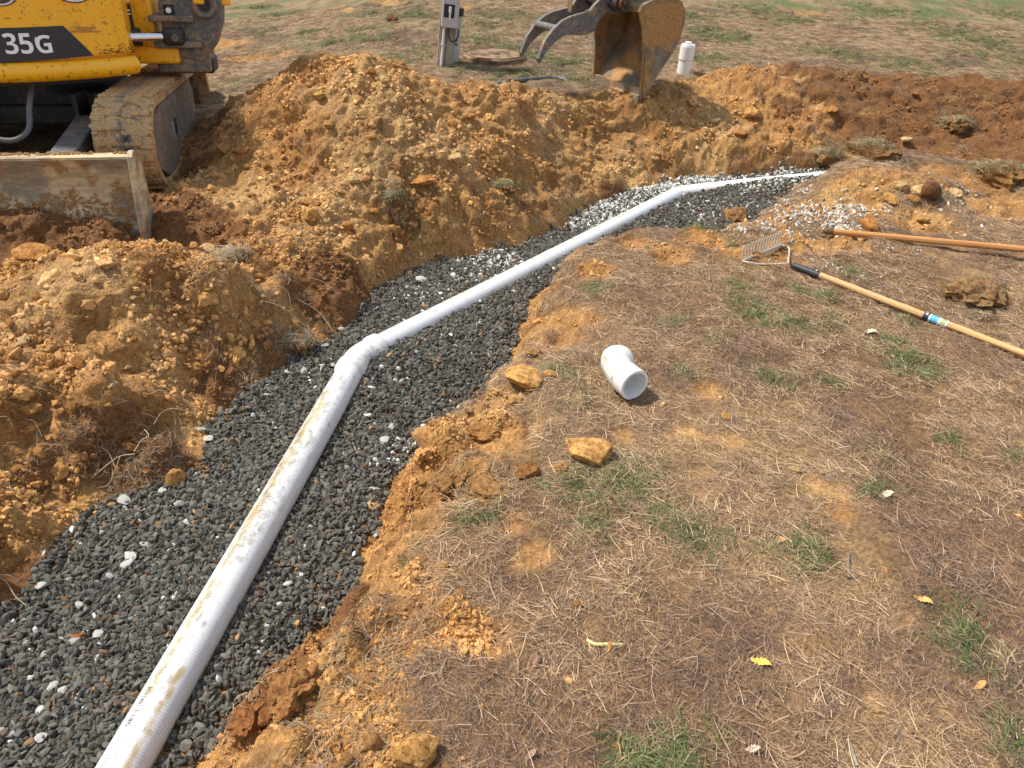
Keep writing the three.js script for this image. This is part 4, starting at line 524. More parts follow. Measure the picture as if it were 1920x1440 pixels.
const rootRuns = [[[180, 905, .03], [210, 890, .05], [232, 880, .06], [258, 872, .05]], [[232, 880, .06], [222, 900, .05], [205, 922, .03], [184, 923, .02]], [[222, 898, .05], [208, 868, .05], [196, 860, .05]], [[258, 872, .06], [272, 850, .06], [284, 838, .05], [276, 826, .05]], [[258, 884, .05], [274, 886, .04], [284, 890, .03]], [[270, 795, .05], [288, 800, .05], [300, 805, .04]], [[292, 812, .04], [310, 792, .05], [330, 786, .05], [380, 788, .02]], [[322, 788, .05], [338, 798, .04], [346, 816, .03]], [[330, 790, .05], [332, 806, .04], [330, 818, .03]], [[285, 755, .04], [305, 752, .05], [328, 755, .03]], [[265, 702, .03], [280, 704, .03], [290, 712, .02]], [[0, 796, .03], [20, 800, .04], [28, 812, .02]], [[55, 800, .03], [68, 806, .04], [82, 828, .02]], [[5, 1095, .03], [20, 1110, .04], [35, 1132, .03], [58, 1148, .02]], [[2, 1092, .03], [24, 1096, .04], [44, 1104, .02]], [[500, 580, .04], [530, 590, .04], [560, 610, .03], [590, 632, .02]], [[575, 530, .03], [605, 538, .03], [620, 546, .02]], [[520, 545, .03], [540, 560, .04], [548, 590, .03]], [[560, 575, .04], [600, 600, .04], [625, 628, .02]]];
rootRuns.forEach((q, i) => twig(q, .0014, i % 3 ? '#b59a78' : '#cdb89a', q[0][0] < 120 ? 'pale thin root poking from the soil bank by the lowest gravel' : q[0][0] < 400 ? 'pale forked root hanging from the soil heap over the gravel' : 'thin tan root on the heap beside the pipe bend', 'root', q[0][0] < 120 ? 'roots in the low bank' : q[0][0] < 400 ? 'roots hanging from the heap' : 'roots beside the pipe bend'));
{ // root fibres in the cut banks, too many to count
  const r = rng(61), items = [], spots = [[480, 620, .22, 109], [540, 580, .2, 100], [430, 560, .18, 67], [350, 860, .12, 50], [280, 870, .14, 63], [240, 900, .12, 50], [60, 780, .2, 46], [1040, 400, .22, 109], [1085, 385, .14, 63], [960, 410, .2, 58], [1250, 300, .25, 67], [740, 372, .06, 50], [440, 478, .1, 84], [1880, 320, .2, 210], [1640, 275, .16, 109], [1560, 285, .18, 100], [1800, 235, .2, 84], [1500, 320, .15, 50], [1380, 395, .07, 67], [1832, 590, .06, 84], [850, 880, .12, 67], [930, 930, .12, 71], [700, 1230, .1, 67], [640, 1370, .14, 67], [480, 1320, .1, 25], [560, 1290, .08, 25], [300, 1000, .05, 8], [100, 900, .2, 50], [720, 400, .25, 37], [560, 440, .2, 58]];
  for (const [a, b, R, n] of spots) { const p = hit(a, b); for (let i = 0; i < n; i++) { const an = r() * 6.28, d = R * Math.sqrt(r()), x = p.x + Math.cos(an) * d, z = p.z + Math.sin(an) * d; if (bil(gS, x, z) < .01) continue; const y = ground(x, z), nrm = groundNormal(x, z); Q4.setFromUnitVectors(UP, nrm); QY.setFromAxisAngle(UP, r() * 6.28); const v = .6 + .8 * r(); const green = b < 330 && a > 1450 || a === 740; items.push({ p: V3(x, y, z), q: Q4.clone().multiply(QY), s: V3(1, 1.6, 1).multiplyScalar(.5 + .6 * r()), c: green && r() < .6 ? [.17 * v, .18 * v, .08 * v] : [.30 * v, .22 * v, .13 * v] }); } }
  scatter('root_fibres', strawGeos, M.straw, items, 'fine tan roots and dead turf hanging out of the cut soil', 'roots');
}
function leaf(px, py, wpx, colour, label, yaw) { const p = hit(px, py), L = wpx * mpp(p), sh = new THREE.Shape(); sh.moveTo(-.5, 0); const k = 5; for (let i = 1; i <= k; i++) { const t = i / (k + 1); sh.lineTo(-.5 + t - .04, .26 * Math.sin(t * 3.14)); sh.lineTo(-.5 + t + .02, .17 * Math.sin(t * 3.14)); } sh.lineTo(.5, 0); for (let i = k; i >= 1; i--) { const t = i / (k + 1); sh.lineTo(-.5 + t + .02, -.17 * Math.sin(t * 3.14)); sh.lineTo(-.5 + t - .04, -.26 * Math.sin(t * 3.14)); } const g = new THREE.ExtrudeGeometry(sh, { depth: .012, bevelEnabled: false }).rotateX(-Math.PI / 2); const q = g.attributes.position; for (let i = 0; i < q.count; i++) q.setY(i, q.getY(i) + .5 * q.getZ(i) ** 2 + .12 * Math.sin(q.getX(i) * 5)); g.computeVertexNormals(); p.y += .012; const m = single('fallen_leaf', g, std({ color: new THREE.Color(colour), roughness: .8, side: THREE.DoubleSide }), label, 'leaf', p); m.scale.setScalar(L); m.rotation.set(.15, yaw, .12); return m; }
leaf(1425, 1247, 40, '#e0bd55', 'bright yellow dead leaf lying on the straw', -.5);
leaf(1729, 1130, 36, '#d9a85c', 'tan yellow dead leaf on thin straw', -.8);
leaf(1457, 1018, 34, '#b98a5e', 'light brown dead leaf beside a green tuft', -.2);
leaf(1660, 932, 30, '#d8c7a8', 'pale curled leaf on the straw', .2);
leaf(1835, 1290, 28, '#cf9a5c', 'orange tan leaf scrap near bare soil', .5);
leaf(1628, 626, 30, '#ddd0a8', 'cream leaf scrap between the rake handle and a green tuft', -.4);
leaf(1003, 1243, 30, '#94705f', 'pinkish dead leaf standing on edge in the soil', 1.5);
leaf(1410, 1410, 30, '#c9b39c', 'pale grey leaf at the edge of the straw', .1);
leaf(995, 1420, 28, '#a08474', 'pale pink leaf scrap beside the soil edge', .6);

// ---------------------------------------------------------------- clumps of torn sod
function sod(px, py, wpx, hpx, green, label) {
  const b = hit(px, py + hpx * .4), k = mpp(b), w = wpx * k * .5, h = hpx * k * .5, t = thing('sod_clump', label, 'sod clump', b), r = rng(px);
  const g = rockGeo(140 + px % 17, 2, .8, 5, [1, .7, .8]), m = mesh('soil', g, tinted('#a88a62'), t); m.scale.set(w, h * 1.2, w * .7); m.position.set(0, h * .4, -w * .25); m.rotation.y = r() * 6;
  const a = []; for (let i = 0; i < 520; i++) { const an = r() * 6.28, d = Math.sqrt(r()) * .95, x = Math.cos(an) * d * w, z = -w * .25 + Math.sin(an) * d * w * .7, y = h * .4 + h * .8 * Math.sqrt(Math.max(0, 1 - d * d)); const q = blade(lerp(.025, .09, r()), lerp(.0012, .0028, r()), (r() - .5) * 2, lerp(.1, 1.1, r()), 3, r() * 6.28, x, z, y), v = .6 + .8 * r(), c = r() < green ? [.15 * v, .17 * v, .065 * v] : [.36 * v, .28 * v, .17 * v], col = new Float32Array(q.attributes.position.count * 3); for (let j = 0; j < col.length; j++) col[j] = c[j % 3]; q.setAttribute('color', new THREE.BufferAttribute(col, 3)); a.push(q); }
  const gm = mesh('grass', mergeGeometries(a), sodMat, t); gm.userData.kind = 'stuff'; return t;
}
const sodMat = std({ vertexColors: true, roughness: .85, side: THREE.DoubleSide });
sod(1882, 322, 96, 56, .5, 'large grey green clump of torn sod on the right end of the spoil bank');
sod(1640, 278, 84, 46, .4, 'grassy sod clump on the dark soil above the small heap');
sod(1555, 292, 60, 40, .3, 'brown grassy sod clump above the far end of the white pipe');
sod(1800, 232, 66, 34, .35, 'dark sod clump high on the moist spoil bank');
sod(741, 372, 30, 46, .5, 'small upright grass clump on the front of the big dirt pile');
sod(442, 480, 58, 32, .05, 'brown tuft of dead sod on the heap below the dozer blade');
sod(950, 350, 54, 16, .6, 'flat patch of green turf on the trench lip below the big dirt pile');
sod(560, 640, 60, 40, .05, 'tangle of dead roots hanging over the gravel beside the pipe bend');

// ---------------------------------------------------------------- the excavator
{
  const exc = thing('mini_excavator', 'yellow mini excavator with muddy tracks, its bucket resting behind the trench', 'excavator', V3(-3.11, -.085, -5.118));
  exc.rotation.order = 'YXZ'; exc.rotation.set(-.042, .216, .012); exc.updateMatrixWorld(true);
  const Z = V3(0, 0, 0);
  // rubber track: an oval band with a cleat at every pitch
  const TW = .30, TX = .70, Rr = .245, ZC = .80, YC = .285;
  const oval = (r) => { const s = new THREE.Path(); s.absarc(ZC, YC, r, -Math.PI / 2, Math.PI / 2, false); s.lineTo(-ZC, YC + r); s.absarc(-ZC, YC, r, Math.PI / 2, Math.PI * 1.5, false); s.lineTo(ZC, YC - r); return s; };
  const band = (() => { const s = new THREE.Shape(oval(Rr).getPoints(24)); s.holes.push(new THREE.Path(oval(Rr - .035).getPoints(24))); return boxUV(new THREE.ExtrudeGeometry(s, { depth: TW, bevelEnabled: true, bevelThickness: .006, bevelSize: .006, bevelSegments: 2, curveSegments: 24 }).rotateY(-Math.PI / 2).scale(1, 1, 1), 1.6); })();
  // extrude runs along x after the turn; the profile's first axis becomes z
  const cleatGeo = boxUV(box(TW * .98, .032, .034, 0, 0, 0, .010), 1.6), per = 4 * ZC + 2 * Math.PI * Rr, NC = 58;
  const along = (s) => { s = ((s % per) + per) % per; const a = 2 * ZC, b = Math.PI * Rr; if (s < a) return [ZC - s, YC + Rr, Math.PI / 2]; s -= a; if (s < b) { const t = Math.PI / 2 + s / Rr; return [-ZC + Rr * Math.cos(t), YC + Rr * Math.sin(t), t]; } s -= b; if (s < a) return [-ZC + s, YC - Rr, -Math.PI / 2]; s -= a; const t = -Math.PI / 2 + s / Rr; return [ZC + Rr * Math.cos(t), YC + Rr * Math.sin(t), t]; };
  for (const sd of [1, -1]) {
    const tr = mesh('track', band, M.mud, exc); tr.position.x = sd * TX + TW / 2; tr.userData.label = sd > 0 ? 'mud caked rubber track' : 'rubber track hidden behind the machine';
    for (let i = 0; i < NC; i++) { const [z, y, t] = along(i / NC * per); const front = z > ZC + .12 && y > .05; const c = mesh('tread_bar', cleatGeo, M.mud, tr); c.position.set(-TW / 2, y + .008 * Math.sin(t), z + .008 * Math.cos(t)); c.rotation.x = -(t - Math.PI / 2); if (front) c.scale.set(1, .55, 1.5); else c.scale.set(1, .8 + .3 * hash2(i, 3, 1), .9 + .3 * hash2(i, 5, 1)); }
    const fr = [[.78, .10], [.93, .17], [.95, .33], [.88, .44], [.70, .475], [-.30, .475], [-.38, .40], [-.36, .20], [-.2, .14], [.3, .12], [.62, .03]];
    const frame = mesh('track_frame', boxUV(plate(fr, .05).rotateY(-Math.PI / 2).translate(sd * (TX + .148), 0, 0).translate(sd > 0 ? 0 : .05, 0, 0), 1.2), std({ color: lin(.33, .255, .19), roughness: 1, bumpMap: grainBump, bumpScale: .006, map: grainMap }), exc);
    mesh('frame_slot', box(.012, .10, .05, sd * (TX + .148), .30, .38, .004), M.black, frame); mesh('decal', box(.006, .09, .075, sd * (TX + .150), .29, .46, .002), std({ color: lin(.26, .23, .2), roughness: .8 }), frame);
    mesh('sprocket', cyl(.175, .175, .12, 28).rotateZ(Math.PI / 2).translate(sd * TX, YC, -ZC), M.dark, exc); mesh('final_drive', boxUV(cyl(.12, .10, .10, 24).rotateZ(-Math.PI / 2).translate(sd * (TX + .08), YC, -ZC), 1), Object.assign(M.mud.clone(), { color: new THREE.Color('#9a8a78') }), exc);
    mesh('idler', cyl(.19, .19, .1, 28).rotateZ(Math.PI / 2).translate(sd * TX, YC, ZC), M.dark, exc);
    for (let k = -1; k < 3; k++) mesh('roller', cyl(.07, .07, .18, 18).rotateZ(Math.PI / 2).translate(sd * TX, .125, k * .3 - .15), M.dark, exc);
  }
  for (let k = 0; k < 4; k++) { const t = [.30, .06, -.20, -.46][k], z = ZC + (Rr + .014) * Math.cos(t), y = YC + (Rr + .014) * Math.sin(t); const w = mesh('link_window', boxUV(box(.055, .042, .010, 0, 0, 0, .003), 2), M.steel, exc); w.position.set(TX + .02, y, z); w.rotation.x = -t; for (const a of [.8, -.8]) { const x = mesh('cross_slot', box(.042, .007, .004, 0, 0, 0, .001).rotateZ(a).translate(0, 0, .006 + (a > 0 ? .0005 : 0)), M.black, w); } }
  // undercarriage, blade and its arms
  mesh('undercarriage', boxUV(mergeGeometries([box(.9, .2, .7, 0, .40, -.05, .03), box(1.15, .12, .16, 0, .36, .25, .02), box(1.15, .12, .16, 0, .36, -.4, .02), cyl(.38, .36, .16, 40).translate(0, .56, 0)].map((g) => { const q = g.index ? g.toNonIndexed() : g; return q; })), 1), M.dark, exc);
  for (const x of [.50, .37]) mesh('bracket', boxUV(box(.03, .34, .22, x, .36, .52, .006), 1), M.dark, exc);
  for (const x of [.43, -.43]) mesh('blade_arm', boxUV(beamAB(V3(x, .34, .62), V3(x * .9, .17, 1.44), .135, .15), 1), M.steel, exc);
  const BW = 1.68, prof = []; for (let i = 0; i <= 12; i++) { const t = i / 12, y = -.04 + .40 * t, z = 1.47 + .075 * (2 * t - 1) ** 2 - .02 * t; prof.push([z, y]); } const back = prof.map(([z, y]) => [z - .022, y]).reverse();
  const blade = mesh('dozer_blade', boxUV(plate([...prof, ...back], BW, .003).rotateY(-Math.PI / 2).translate(BW / 2, 0, 0), 1), M.blade, exc); blade.userData.label = 'scraped pale steel dozer blade smeared with soil';
  mesh('top_flange', boxUV(box(BW, .02, .10, 0, .362, 1.475, .006), 1), M.blade, blade);
  const endp = [[1.36, -.06], [1.60, -.07], [1.61, .02], [1.57, .30], [1.555, .375], [1.53, .395], [1.50, .395], [1.40, .34]];
  for (const s of [1, -1]) mesh('end_plate', boxUV(plate(endp, .026).rotateY(-Math.PI / 2).translate(s * BW / 2 + .013 + (s > 0 ? .012 : -.012), 0, 0), 1), M.blade, blade);
  mesh('wear_edge', boxUV(box(BW, .09, .018, 0, -.045, 1.555, .004), 1), M.steel, blade);
  { const r = rng(33), L = []; for (let i = 0; i < 2600; i++) { const x = (r() - .5) * BW, lim = .15 + .22 * N3(x * 3.3, 2, 3) + .08 * N3(x * 13, 2, 3), y = -.05 + Math.pow(r(), .8) * Math.max(.05, lim); const u = (y + .04) / .4, z = 1.47 + .075 * (2 * u - 1) ** 2 - .02 * u, s = .005 + .013 * r() ** 2; L.push(clodGeos[i % 6].clone().scale(s * 1.3, s, s * .5).rotateZ(r() * 3).translate(x, y, z)); } for (let i = 0; i < 700; i++) { const x = -BW / 2 + BW * r(), s = .004 + .008 * r() ** 3; if (N3(x * 5, 8, 1) < -.08) continue; L.push(clodGeos[i % 6].clone().scale(s, s * .8, s).translate(x, .374, 1.42 + .05 * r())); } const m = mesh('caked_soil', mergeGeometries(L), std({ color: lin(.34, .18, .065), roughness: 1 }), blade); m.userData.label = 'orange soil clinging to the lower half of the blade'; m.userData.kind = 'stuff'; }
  // hydraulic hose under the body
  mesh('hose', tube([V3(-.15, .46, .95), V3(.02, .37, 1.0), V3(.14, .35, 1.0), V3(.205, .39, .96), V3(.215, .50, .88), V3(.2, .6, .7)], .015, 40, 10), std({ color: lin(.12, .12, .115), roughness: .6 }), exc);
  // upper structure: round body over the ring
  const up = new THREE.Group(); const RB = .875, a0 = .64, yb = .735;
  const plan = (r, cut) => { const s = new THREE.Shape(), n = 60; for (let i = 0; i <= n; i++) { const a = lerp(a0, 2 * Math.PI - a0, i / n), x = r * Math.cos(a), z = r * Math.sin(a); i ? s.lineTo(x, -z) : s.moveTo(x, -z); } s.lineTo(cut, r * Math.sin(a0) - .03); return s; };
  const prism = (r, cut, y0, y1, bv) => new THREE.ExtrudeGeometry(plan(r - bv, cut), { depth: y1 - y0 - 2 * bv, bevelEnabled: true, bevelThickness: bv, bevelSize: bv, bevelSegments: 4 }).rotateX(-Math.PI / 2).translate(0, y0 + bv, 0);
  const body = mesh('body', boxUV(prism(RB, .56, yb, 1.42, .012), 1), M.yellow, exc); body.userData.label = 'rounded yellow body panel with a black band';
  const arcPt = (a, y, r) => V3(r * Math.cos(a), y, r * Math.sin(a));
  const bump = []; for (let i = 0; i <= 60; i++) bump.push(arcPt(lerp(a0 - .03, 2 * Math.PI - a0, i / 60), .672, RB - .015)); mesh('bumper_rail', boxUV(sweep(bump, .052, 16), 1), M.yellow, exc);
  mesh('deck', boxUV(prism(RB - .03, .5, .625, yb, .004), 1), M.yellow, exc); mesh('floor_pan', prism(RB - .12, .45, .585, .63, .004), M.black, exc);
  // band, lettering and badges, laid on the curved panel where the photograph shows them
  const inv = exc.matrixWorld.clone().invert();
  const onPanel = (px, py) => { const o = V3(0, EYE, 0).applyMatrix4(inv), d = ray(px, py).transformDirection(inv); const A = d.x * d.x + d.z * d.z, B = o.x * d.x + o.z * d.z, C = o.x * o.x + o.z * o.z - RB * RB, t = (-B - Math.sqrt(Math.max(0, B * B - A * C))) / A; const q = o.addScaledVector(d, t); return [Math.atan2(q.z, q.x), q.y]; };
  const bendTo = (g, r) => { const p = g.attributes.position; for (let i = 0; i < p.count; i++) { const a = p.getX(i), y = p.getY(i); p.setXYZ(i, r * Math.cos(a), y, r * Math.sin(a)); } g.computeVertexNormals(); return g; };
  const patch = (tl, tr, br, bl, n = 16) => { const pos = [], idx = []; for (let j = 0; j <= 4; j++) for (let i = 0; i <= n; i++) { const u = i / n, v = j / 4, q = [0, 1].map((k) => lerp(lerp(tl[k], tr[k], u), lerp(bl[k], br[k], u), v)); pos.push(q[0], q[1], 0); if (i && j) { const o = j * (n + 1) + i; idx.push(o - n - 2, o - 1, o - n - 1, o - n - 1, o - 1, o); } } const g = new THREE.BufferGeometry(); g.setAttribute('position', new THREE.Float32BufferAttribute(pos, 3)); g.setIndex(idx); return g; };
  const q = [onPanel(-140, 54), onPanel(118, 48), onPanel(176, 104), onPanel(-140, 122)];
  mesh('black_band', bendTo(patch(...q), RB + .003), std({ color: lin(.028, .028, .03), roughness: .5, side: THREE.DoubleSide }), body);
  const font = await new FontLoader().loadAsync('fonts/droid/droid_sans_bold.typeface.json');
  const tl = onPanel(2, 62), br = onPanel(100, 99), tall = tl[1] - br[1], wideA = tl[0] - br[0];
  const shapes = font.generateShapes('35G', 1), tg = new THREE.ShapeGeometry(shapes, 8); tg.computeBoundingBox(); const bb = tg.boundingBox, tp = tg.attributes.position; for (let i = 0; i < tp.count; i++) { const u = (tp.getX(i) - bb.min.x) / (bb.max.x - bb.min.x), v = (tp.getY(i) - bb.min.y) / (bb.max.y - bb.min.y); tp.setXYZ(i, tl[0] - u * wideA, br[1] + v * tall * (u > .7 ? .88 : 1), 0); }
  mesh('model_number', bendTo(tg, RB + .0065), std({ color: lin(.88, .88, .88), roughness: .5, side: THREE.DoubleSide }), body);
  for (const [cx, cy, w, h] of [[137, -18, 36, 24], [-2, -8, 32, 20]]) for (const [k, m, dr] of [[1, lin(.07, .03, .02), .003], [.9, lin(.75, .75, .73), .005], [.74, lin(.06, .05, .045), .007]]) { const c = onPanel(cx, cy), e = onPanel(cx + w * k, cy), f = onPanel(cx, cy + h * k), g = new THREE.CircleGeometry(1, 40); const p = g.attributes.position; for (let i = 0; i < p.count; i++) p.setXYZ(i, c[0] + p.getX(i) * (e[0] - c[0]), c[1] + p.getY(i) * (c[1] - f[1]), 0); mesh('badge', bendTo(g, RB + dr), std({ color: m, roughness: .5, side: THREE.DoubleSide }), body); }
  { const r = rng(4), geos = []; for (let i = 0; i < 16; i++) { const x = 128 + r() * 40, y = 47 + r() * 13, w = 10 + r() * 26; geos.push(patch(onPanel(x, y), onPanel(x + w, y - 1), onPanel(x + w * .8, y + 1.6), onPanel(x + 3, y + 1.5), 4)); } mesh('scrape', bendTo(mergeGeometries(geos), RB + .0022), std({ color: lin(.50, .24, .06), roughness: .9, side: THREE.DoubleSide }), body); }
  { const r = rng(9), G = []; for (let i = 0; i < 120; i++) { const x = 176 + 74 * Math.pow(r(), .8), y = 101 - 18 * r() ** 2 - (x - 176) * .05, w = 1 + 5 * r() ** 3; G.push(patch(onPanel(x, y), onPanel(x + w, y - .4), onPanel(x + w * .9, y + 1.1), onPanel(x + w * .1, y + 1), 2)); } for (let i = 0; i < 60; i++) { const x = -20 + 270 * r(), y = 5 + 90 * r(), w = .8 + 2 * r(); G.push(patch(onPanel(x, y), onPanel(x + w, y), onPanel(x + w, y + .9), onPanel(x, y + .9), 1)); } const m = mesh('mud_specks', bendTo(mergeGeometries(G), RB + .0038), std({ color: lin(.10, .055, .02), roughness: 1, side: THREE.DoubleSide }), body); m.userData.kind = 'stuff'; }
  { const r = rng(12), G = []; for (let i = 0; i < 3000; i++) { const sArc = -.55 + 1.9 * r(), [z, y, t] = along(sArc), e = N3(sArc * 7, 1, i % 2); const x = (r() - .5) * TW * .96; if (N3(x * 14, sArc * 9, 4) < -.05) continue; const s = .005 + .013 * r() ** 2, o = .012; G.push(clodGeos[i % 6].clone().scale(s * 1.5, s * .55, s * 1.2).rotateX(-(t - Math.PI / 2)).translate(TX + x, y + o * Math.sin(t), z + o * Math.cos(t))); } const m = mesh('caked_mud', mergeGeometries(G), std({ color: lin(.47, .32, .16), roughness: 1 }), exc); m.userData.kind = 'stuff'; m.userData.label = 'dried tan mud stuck on the track'; }
  for (const [y, z] of [[1.06, .12], [.98, .05]]) mesh('boom_hose', tube([V3(.62, y, z), V3(.78, y + .06, z + .1), V3(.9, y + .22, z + .06), V3(1.0, y + .5, z)], .014, 24, 8), M.black, exc);
  // front of the body: yellow frame, stickers, swing cylinder and the boom's swing post
  mesh('front_frame', boxUV(mergeGeometries([box(.22, .62, .5, .68, 1.02, -.08, .02), box(.30, .10, .42, .76, .69, .0, .02)]), 1), M.yellow, exc);
  const st = mesh('warning_sticker', box(.06, .16, .004, .66, .90, .253, .001), M.decal, exc); for (const y of [.945, .925]) mesh('sticker_text', box(.045, .009, .003, .66, y, .2565, .001), M.white, st); mesh('sticker_top', box(.06, .05, .004, .66, 1.02, .2535, .001), M.white, st);
  mesh('swing_cylinder', rod(V3(.50, .80, .33), V3(.72, .80, .26), .05, 24), M.dark, exc); mesh('swing_rod', rod(V3(.60, .805, .36), V3(.86, .80, .24), .026, 20), M.chrome, exc);
  const post = mesh('swing_post', boxUV(mergeGeometries([plate([[.84, .70], [1.04, .66], [1.12, .76], [1.17, .88], [1.19, 1.02], [1.24, 1.2], [1.24, 1.42], [.98, 1.42], [.93, 1.0], [.84, .98]], .20, .012).translate(0, 0, -.02), box(.26, .035, .30, .90, .90, .1, .01), box(.28, .04, .30, .92, .755, .1, .01), cyl(.075, .075, .34, 28).translate(.90, .83, .1), box(.32, .13, .26, .92, .645, .04, .02)].map((g) => g.index ? g.toNonIndexed() : g)), 1), M.steel, exc);
  mesh('pin_cap', cyl(.052, .052, .06, 24).translate(.89, .945, .14), M.dark, post); mesh('pin_bolt', cyl(.016, .016, .012, 16).rotateX(Math.PI / 2).translate(.89, .945, .195), M.chrome, post);
  mesh('clevis', boxUV(box(.13, .10, .10, .90, .80, .23, .03), 1), M.dark, post); mesh('clevis_pin', cyl(.022, .022, .03, 18).rotateX(Math.PI / 2).translate(.92, .80, .285), M.steel, post);
  mesh('boss', new THREE.TorusGeometry(.058, .022, 12, 30).translate(1.10, .975, .185), M.steel, post); mesh('boss_bore', cyl(.055, .055, .02, 28).rotateX(Math.PI / 2).translate(1.10, .975, .176), M.black, post);
  mesh('post_foot', boxUV(box(.22, .1, .22, .98, .62, .0, .02), 1), M.black, exc);

  // bucket with thumb at the end of the arm, set where its lip meets the soil
  const tip = atD(1180, 186, 6.05), bq = new THREE.Group(); scene.add(bq); bq.position.copy(tip); bq.rotation.set(.0, .58, 0);
  const side = [[-.01, .62], [0, .655], [.10, .71], [.23, .725], [.30, .685], [.34, .615], [.347, .53], [.32, .39], [.21, .2], [.08, .0], [.072, .08], [.06, .33], [.03, .5]].map(([x, y]) => [x * 1.28, y]), BWd = .60;
  const bucket = mesh('bucket', (() => { // wrapped sheet round the back and floor
    const o = side.slice(0, 10), pts = [], inn = []; o.forEach(([x, y], i) => { const a = o[Math.max(0, i - 1)], b = o[Math.min(o.length - 1, i + 1)], dx = b[0] - a[0], dy = b[1] - a[1], l = Math.hypot(dx, dy); pts.push([x, y]); inn.push([x + dy / l * -.0 + (-(-dy) / l) * -.022 * -1 * -1, y + (-dx / l) * .022]); });
    const inner = o.map(([x, y], i) => { const a = o[Math.max(0, i - 1)], b = o[Math.min(o.length - 1, i + 1)], dx = b[0] - a[0], dy = b[1] - a[1], l = Math.hypot(dx, dy); return [x + dy / l * .02, y - dx / l * .02]; }).reverse();
    return boxUV(plate([...o, ...inner], BWd, .002).translate(0, 0, -BWd), 1.2); })(), M.bucket, exc);
  bq.add(bucket); const add = (name, geo, mat, par = bucket) => mesh(name, boxUV(geo.index ? geo.toNonIndexed() : geo, 1.2), mat, par);
  add('side_plate', plate(side, .022).translate(0, 0, -.003), M.bucket).userData.label = 'outer side of the bucket plastered with dried soil'; add('side_plate', plate(side, .022).translate(0, 0, -BWd - .019), M.bucket);
  add('side_cutter', plate([[.11, .02], [.085, .34], [.125, .34], [.20, .12]], .016).translate(0, 0, .02), M.bucket);
  add('cutting_edge', box(.03, .10, BWd, .112, .03, -BWd / 2, .006), M.bucket);
  for (let k = 0; k < 4; k++) add('tooth', (() => { const g = new THREE.CylinderGeometry(.012, .03, .12, 4).rotateX(Math.PI); return g; })().translate(.092, -.055, -.03 - k * (BWd - .06) / 3), std({ color: lin(.6, .6, .58), roughness: .4, metalness: .6 }));
  { const r = rng(15), G = []; for (let i = 0; i < 2600; i++) { const x = .0 + .32 * r(), y = .26 + .44 * r(); const edge = N3(x * 9, y * 9, 2) * .06; if (x > .325 - (y < .45 ? (.45 - y) * .9 : 0) + edge || x < .045 + edge || y > .675 || (y < .36 + edge * 2)) continue; const s = .006 + .010 * r() * r(); G.push(clodGeos[i % 6].clone().scale(s * 1.2, s, s * .55).rotateZ(r() * 3).translate(x * 1.28, y, .0195)); } const k = add('caked_soil', mergeGeometries(G), std({ color: lin(.42, .235, .09), roughness: 1 })); k.userData.kind = 'stuff'; }
  const px2 = (x, y) => [(x - 1187) * .00434, .655 - (y - 39) * .00434 * 1.06];
  const fing = [[1140, 24], [1119, 39], [1110, 49], [1072, 56], [1054, 62], [1035, 75], [1020, 92], [1010, 116], [1013, 122], [1024, 105], [1040, 92], [1052, 85], [1065, 81], [1078, 82], [1091, 83], [1108, 82], [1121, 77], [1129, 62], [1144, 50], [1170, 46], [1176, 30], [1160, 20]].map(([x, y]) => px2(x, y));
  const thumb = mesh('thumb', boxUV(plate(fing, .035).translate(0, 0, -.19), 1.2), M.steel, exc); bq.add(thumb); thumb.userData.label = 'curved two fingered thumb';
  add('thumb_finger', plate(fing.map(([x, y]) => [x + .02, y]), .035).translate(0, 0, -.46), M.steel, thumb);
  add('cross_tube', cyl(.028, .028, .26, 18).rotateX(Math.PI / 2).translate(px2(1046, 74)[0], px2(1046, 74)[1], -.31), M.steel, thumb);
  const pv = px2(1157, 36);
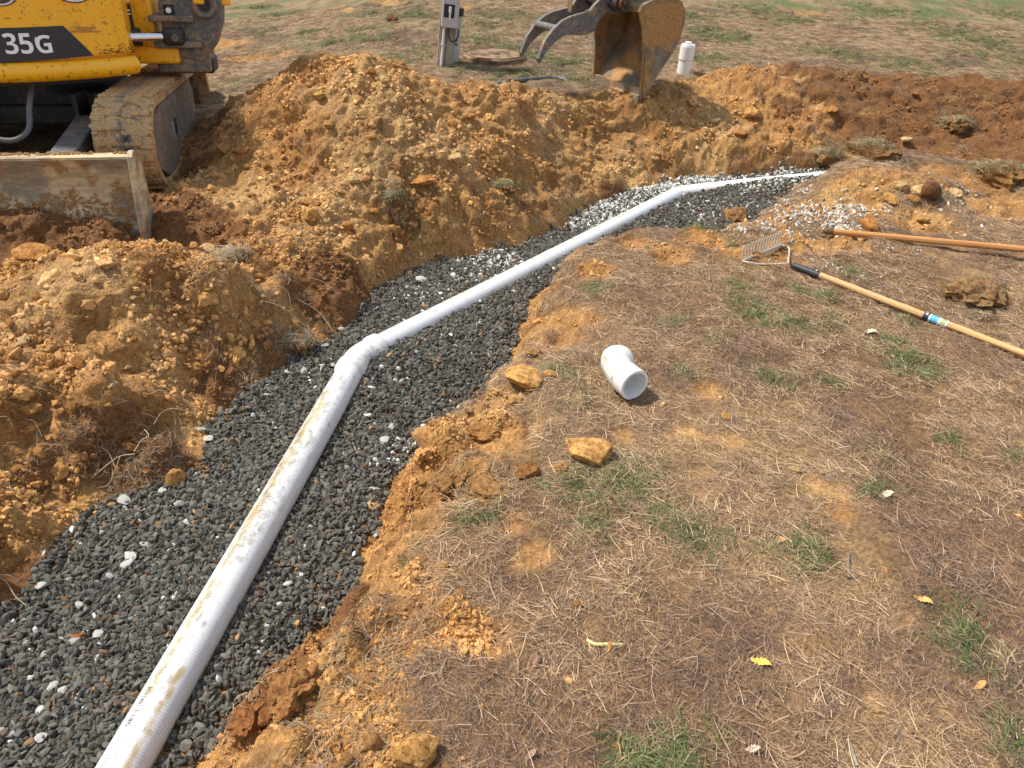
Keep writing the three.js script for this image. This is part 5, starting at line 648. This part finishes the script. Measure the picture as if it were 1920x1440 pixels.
  add('pivot_pin', cyl(.062, .062, .50, 28).rotateX(Math.PI / 2).translate(pv[0], pv[1], -.30), M.dark, thumb); add('pin_washer', cyl(.045, .045, .03, 24).rotateX(Math.PI / 2).translate(pv[0], pv[1], -.035), Object.assign(M.bucket.clone(), { color: new THREE.Color('#a08070') }), thumb); add('pin_head', cyl(.022, .022, .02, 6).rotateX(Math.PI / 2).translate(pv[0], pv[1], -.012), M.dark, thumb);
  const ear = [px2(1150, 52), px2(1186, 50), px2(1240, 24), px2(1222, 2), px2(1200, -12), px2(1165, 2), px2(1135, 18)];
  add('bucket_ear', plate(ear, .03).translate(0, 0, -.17), M.steel, bucket); add('bucket_ear', plate(ear, .03).translate(0, 0, -.45), M.steel, bucket);
  add('yellow_link', plate([px2(1168, 14), px2(1190, -2), px2(1202, 4), px2(1200, 14), px2(1184, 18)], .02).translate(0, 0, -.14), M.yellow, bucket); const lp = px2(1189, 10); add('link_pin', cyl(.036, .036, .40, 22).rotateX(Math.PI / 2).translate(lp[0], lp[1], -.31), M.dark, bucket); add('link_washer', cyl(.03, .03, .02, 20).rotateX(Math.PI / 2).translate(lp[0], lp[1], -.105), M.bucket, bucket);
  // arm (stick) from the bucket up, boom back to the swing post
  bq.updateMatrixWorld(true); const A0 = bq.localToWorld(V3(pv[0], pv[1] + .05, -.31)), A1 = bq.localToWorld(V3(-.06, 1.30, -.31)), S0 = exc.localToWorld(V3(1.10, .975, .08)), S1 = exc.localToWorld(V3(1.13, 1.75, .06)), B1 = A1.clone().add(V3(-.15, .12, .02));
  const loc = (v) => exc.worldToLocal(v.clone());
  mesh('arm', boxUV(beamAB(loc(A0), loc(A1), .16, .2), 1), M.dark, exc); mesh('boom', boxUV(beamAB(loc(S0), loc(S1), .18, .24), 1), M.yellow, exc);
  const rodA = bq.localToWorld(V3(...px2(1087, 52), -.28)), rodB = bq.localToWorld(V3(px2(1070, -60)[0], px2(1070, -60)[1], -.28)); mesh('thumb_cylinder', rod(loc(rodA), loc(rodB), .018, 16), M.chrome, exc); mesh('bucket_cylinder', rod(loc(bq.localToWorld(V3(...px2(1118, 20), -.30))), loc(bq.localToWorld(V3(-.25, 1.2, -.30))), .045, 18), M.dark, exc);
  exc.attach(bucket); exc.attach(thumb); scene.remove(bq);
}

scene.traverse((o) => { if (o.isMesh) { o.castShadow = true; o.receiveShadow = true; } });
renderer.render(scene, camera);
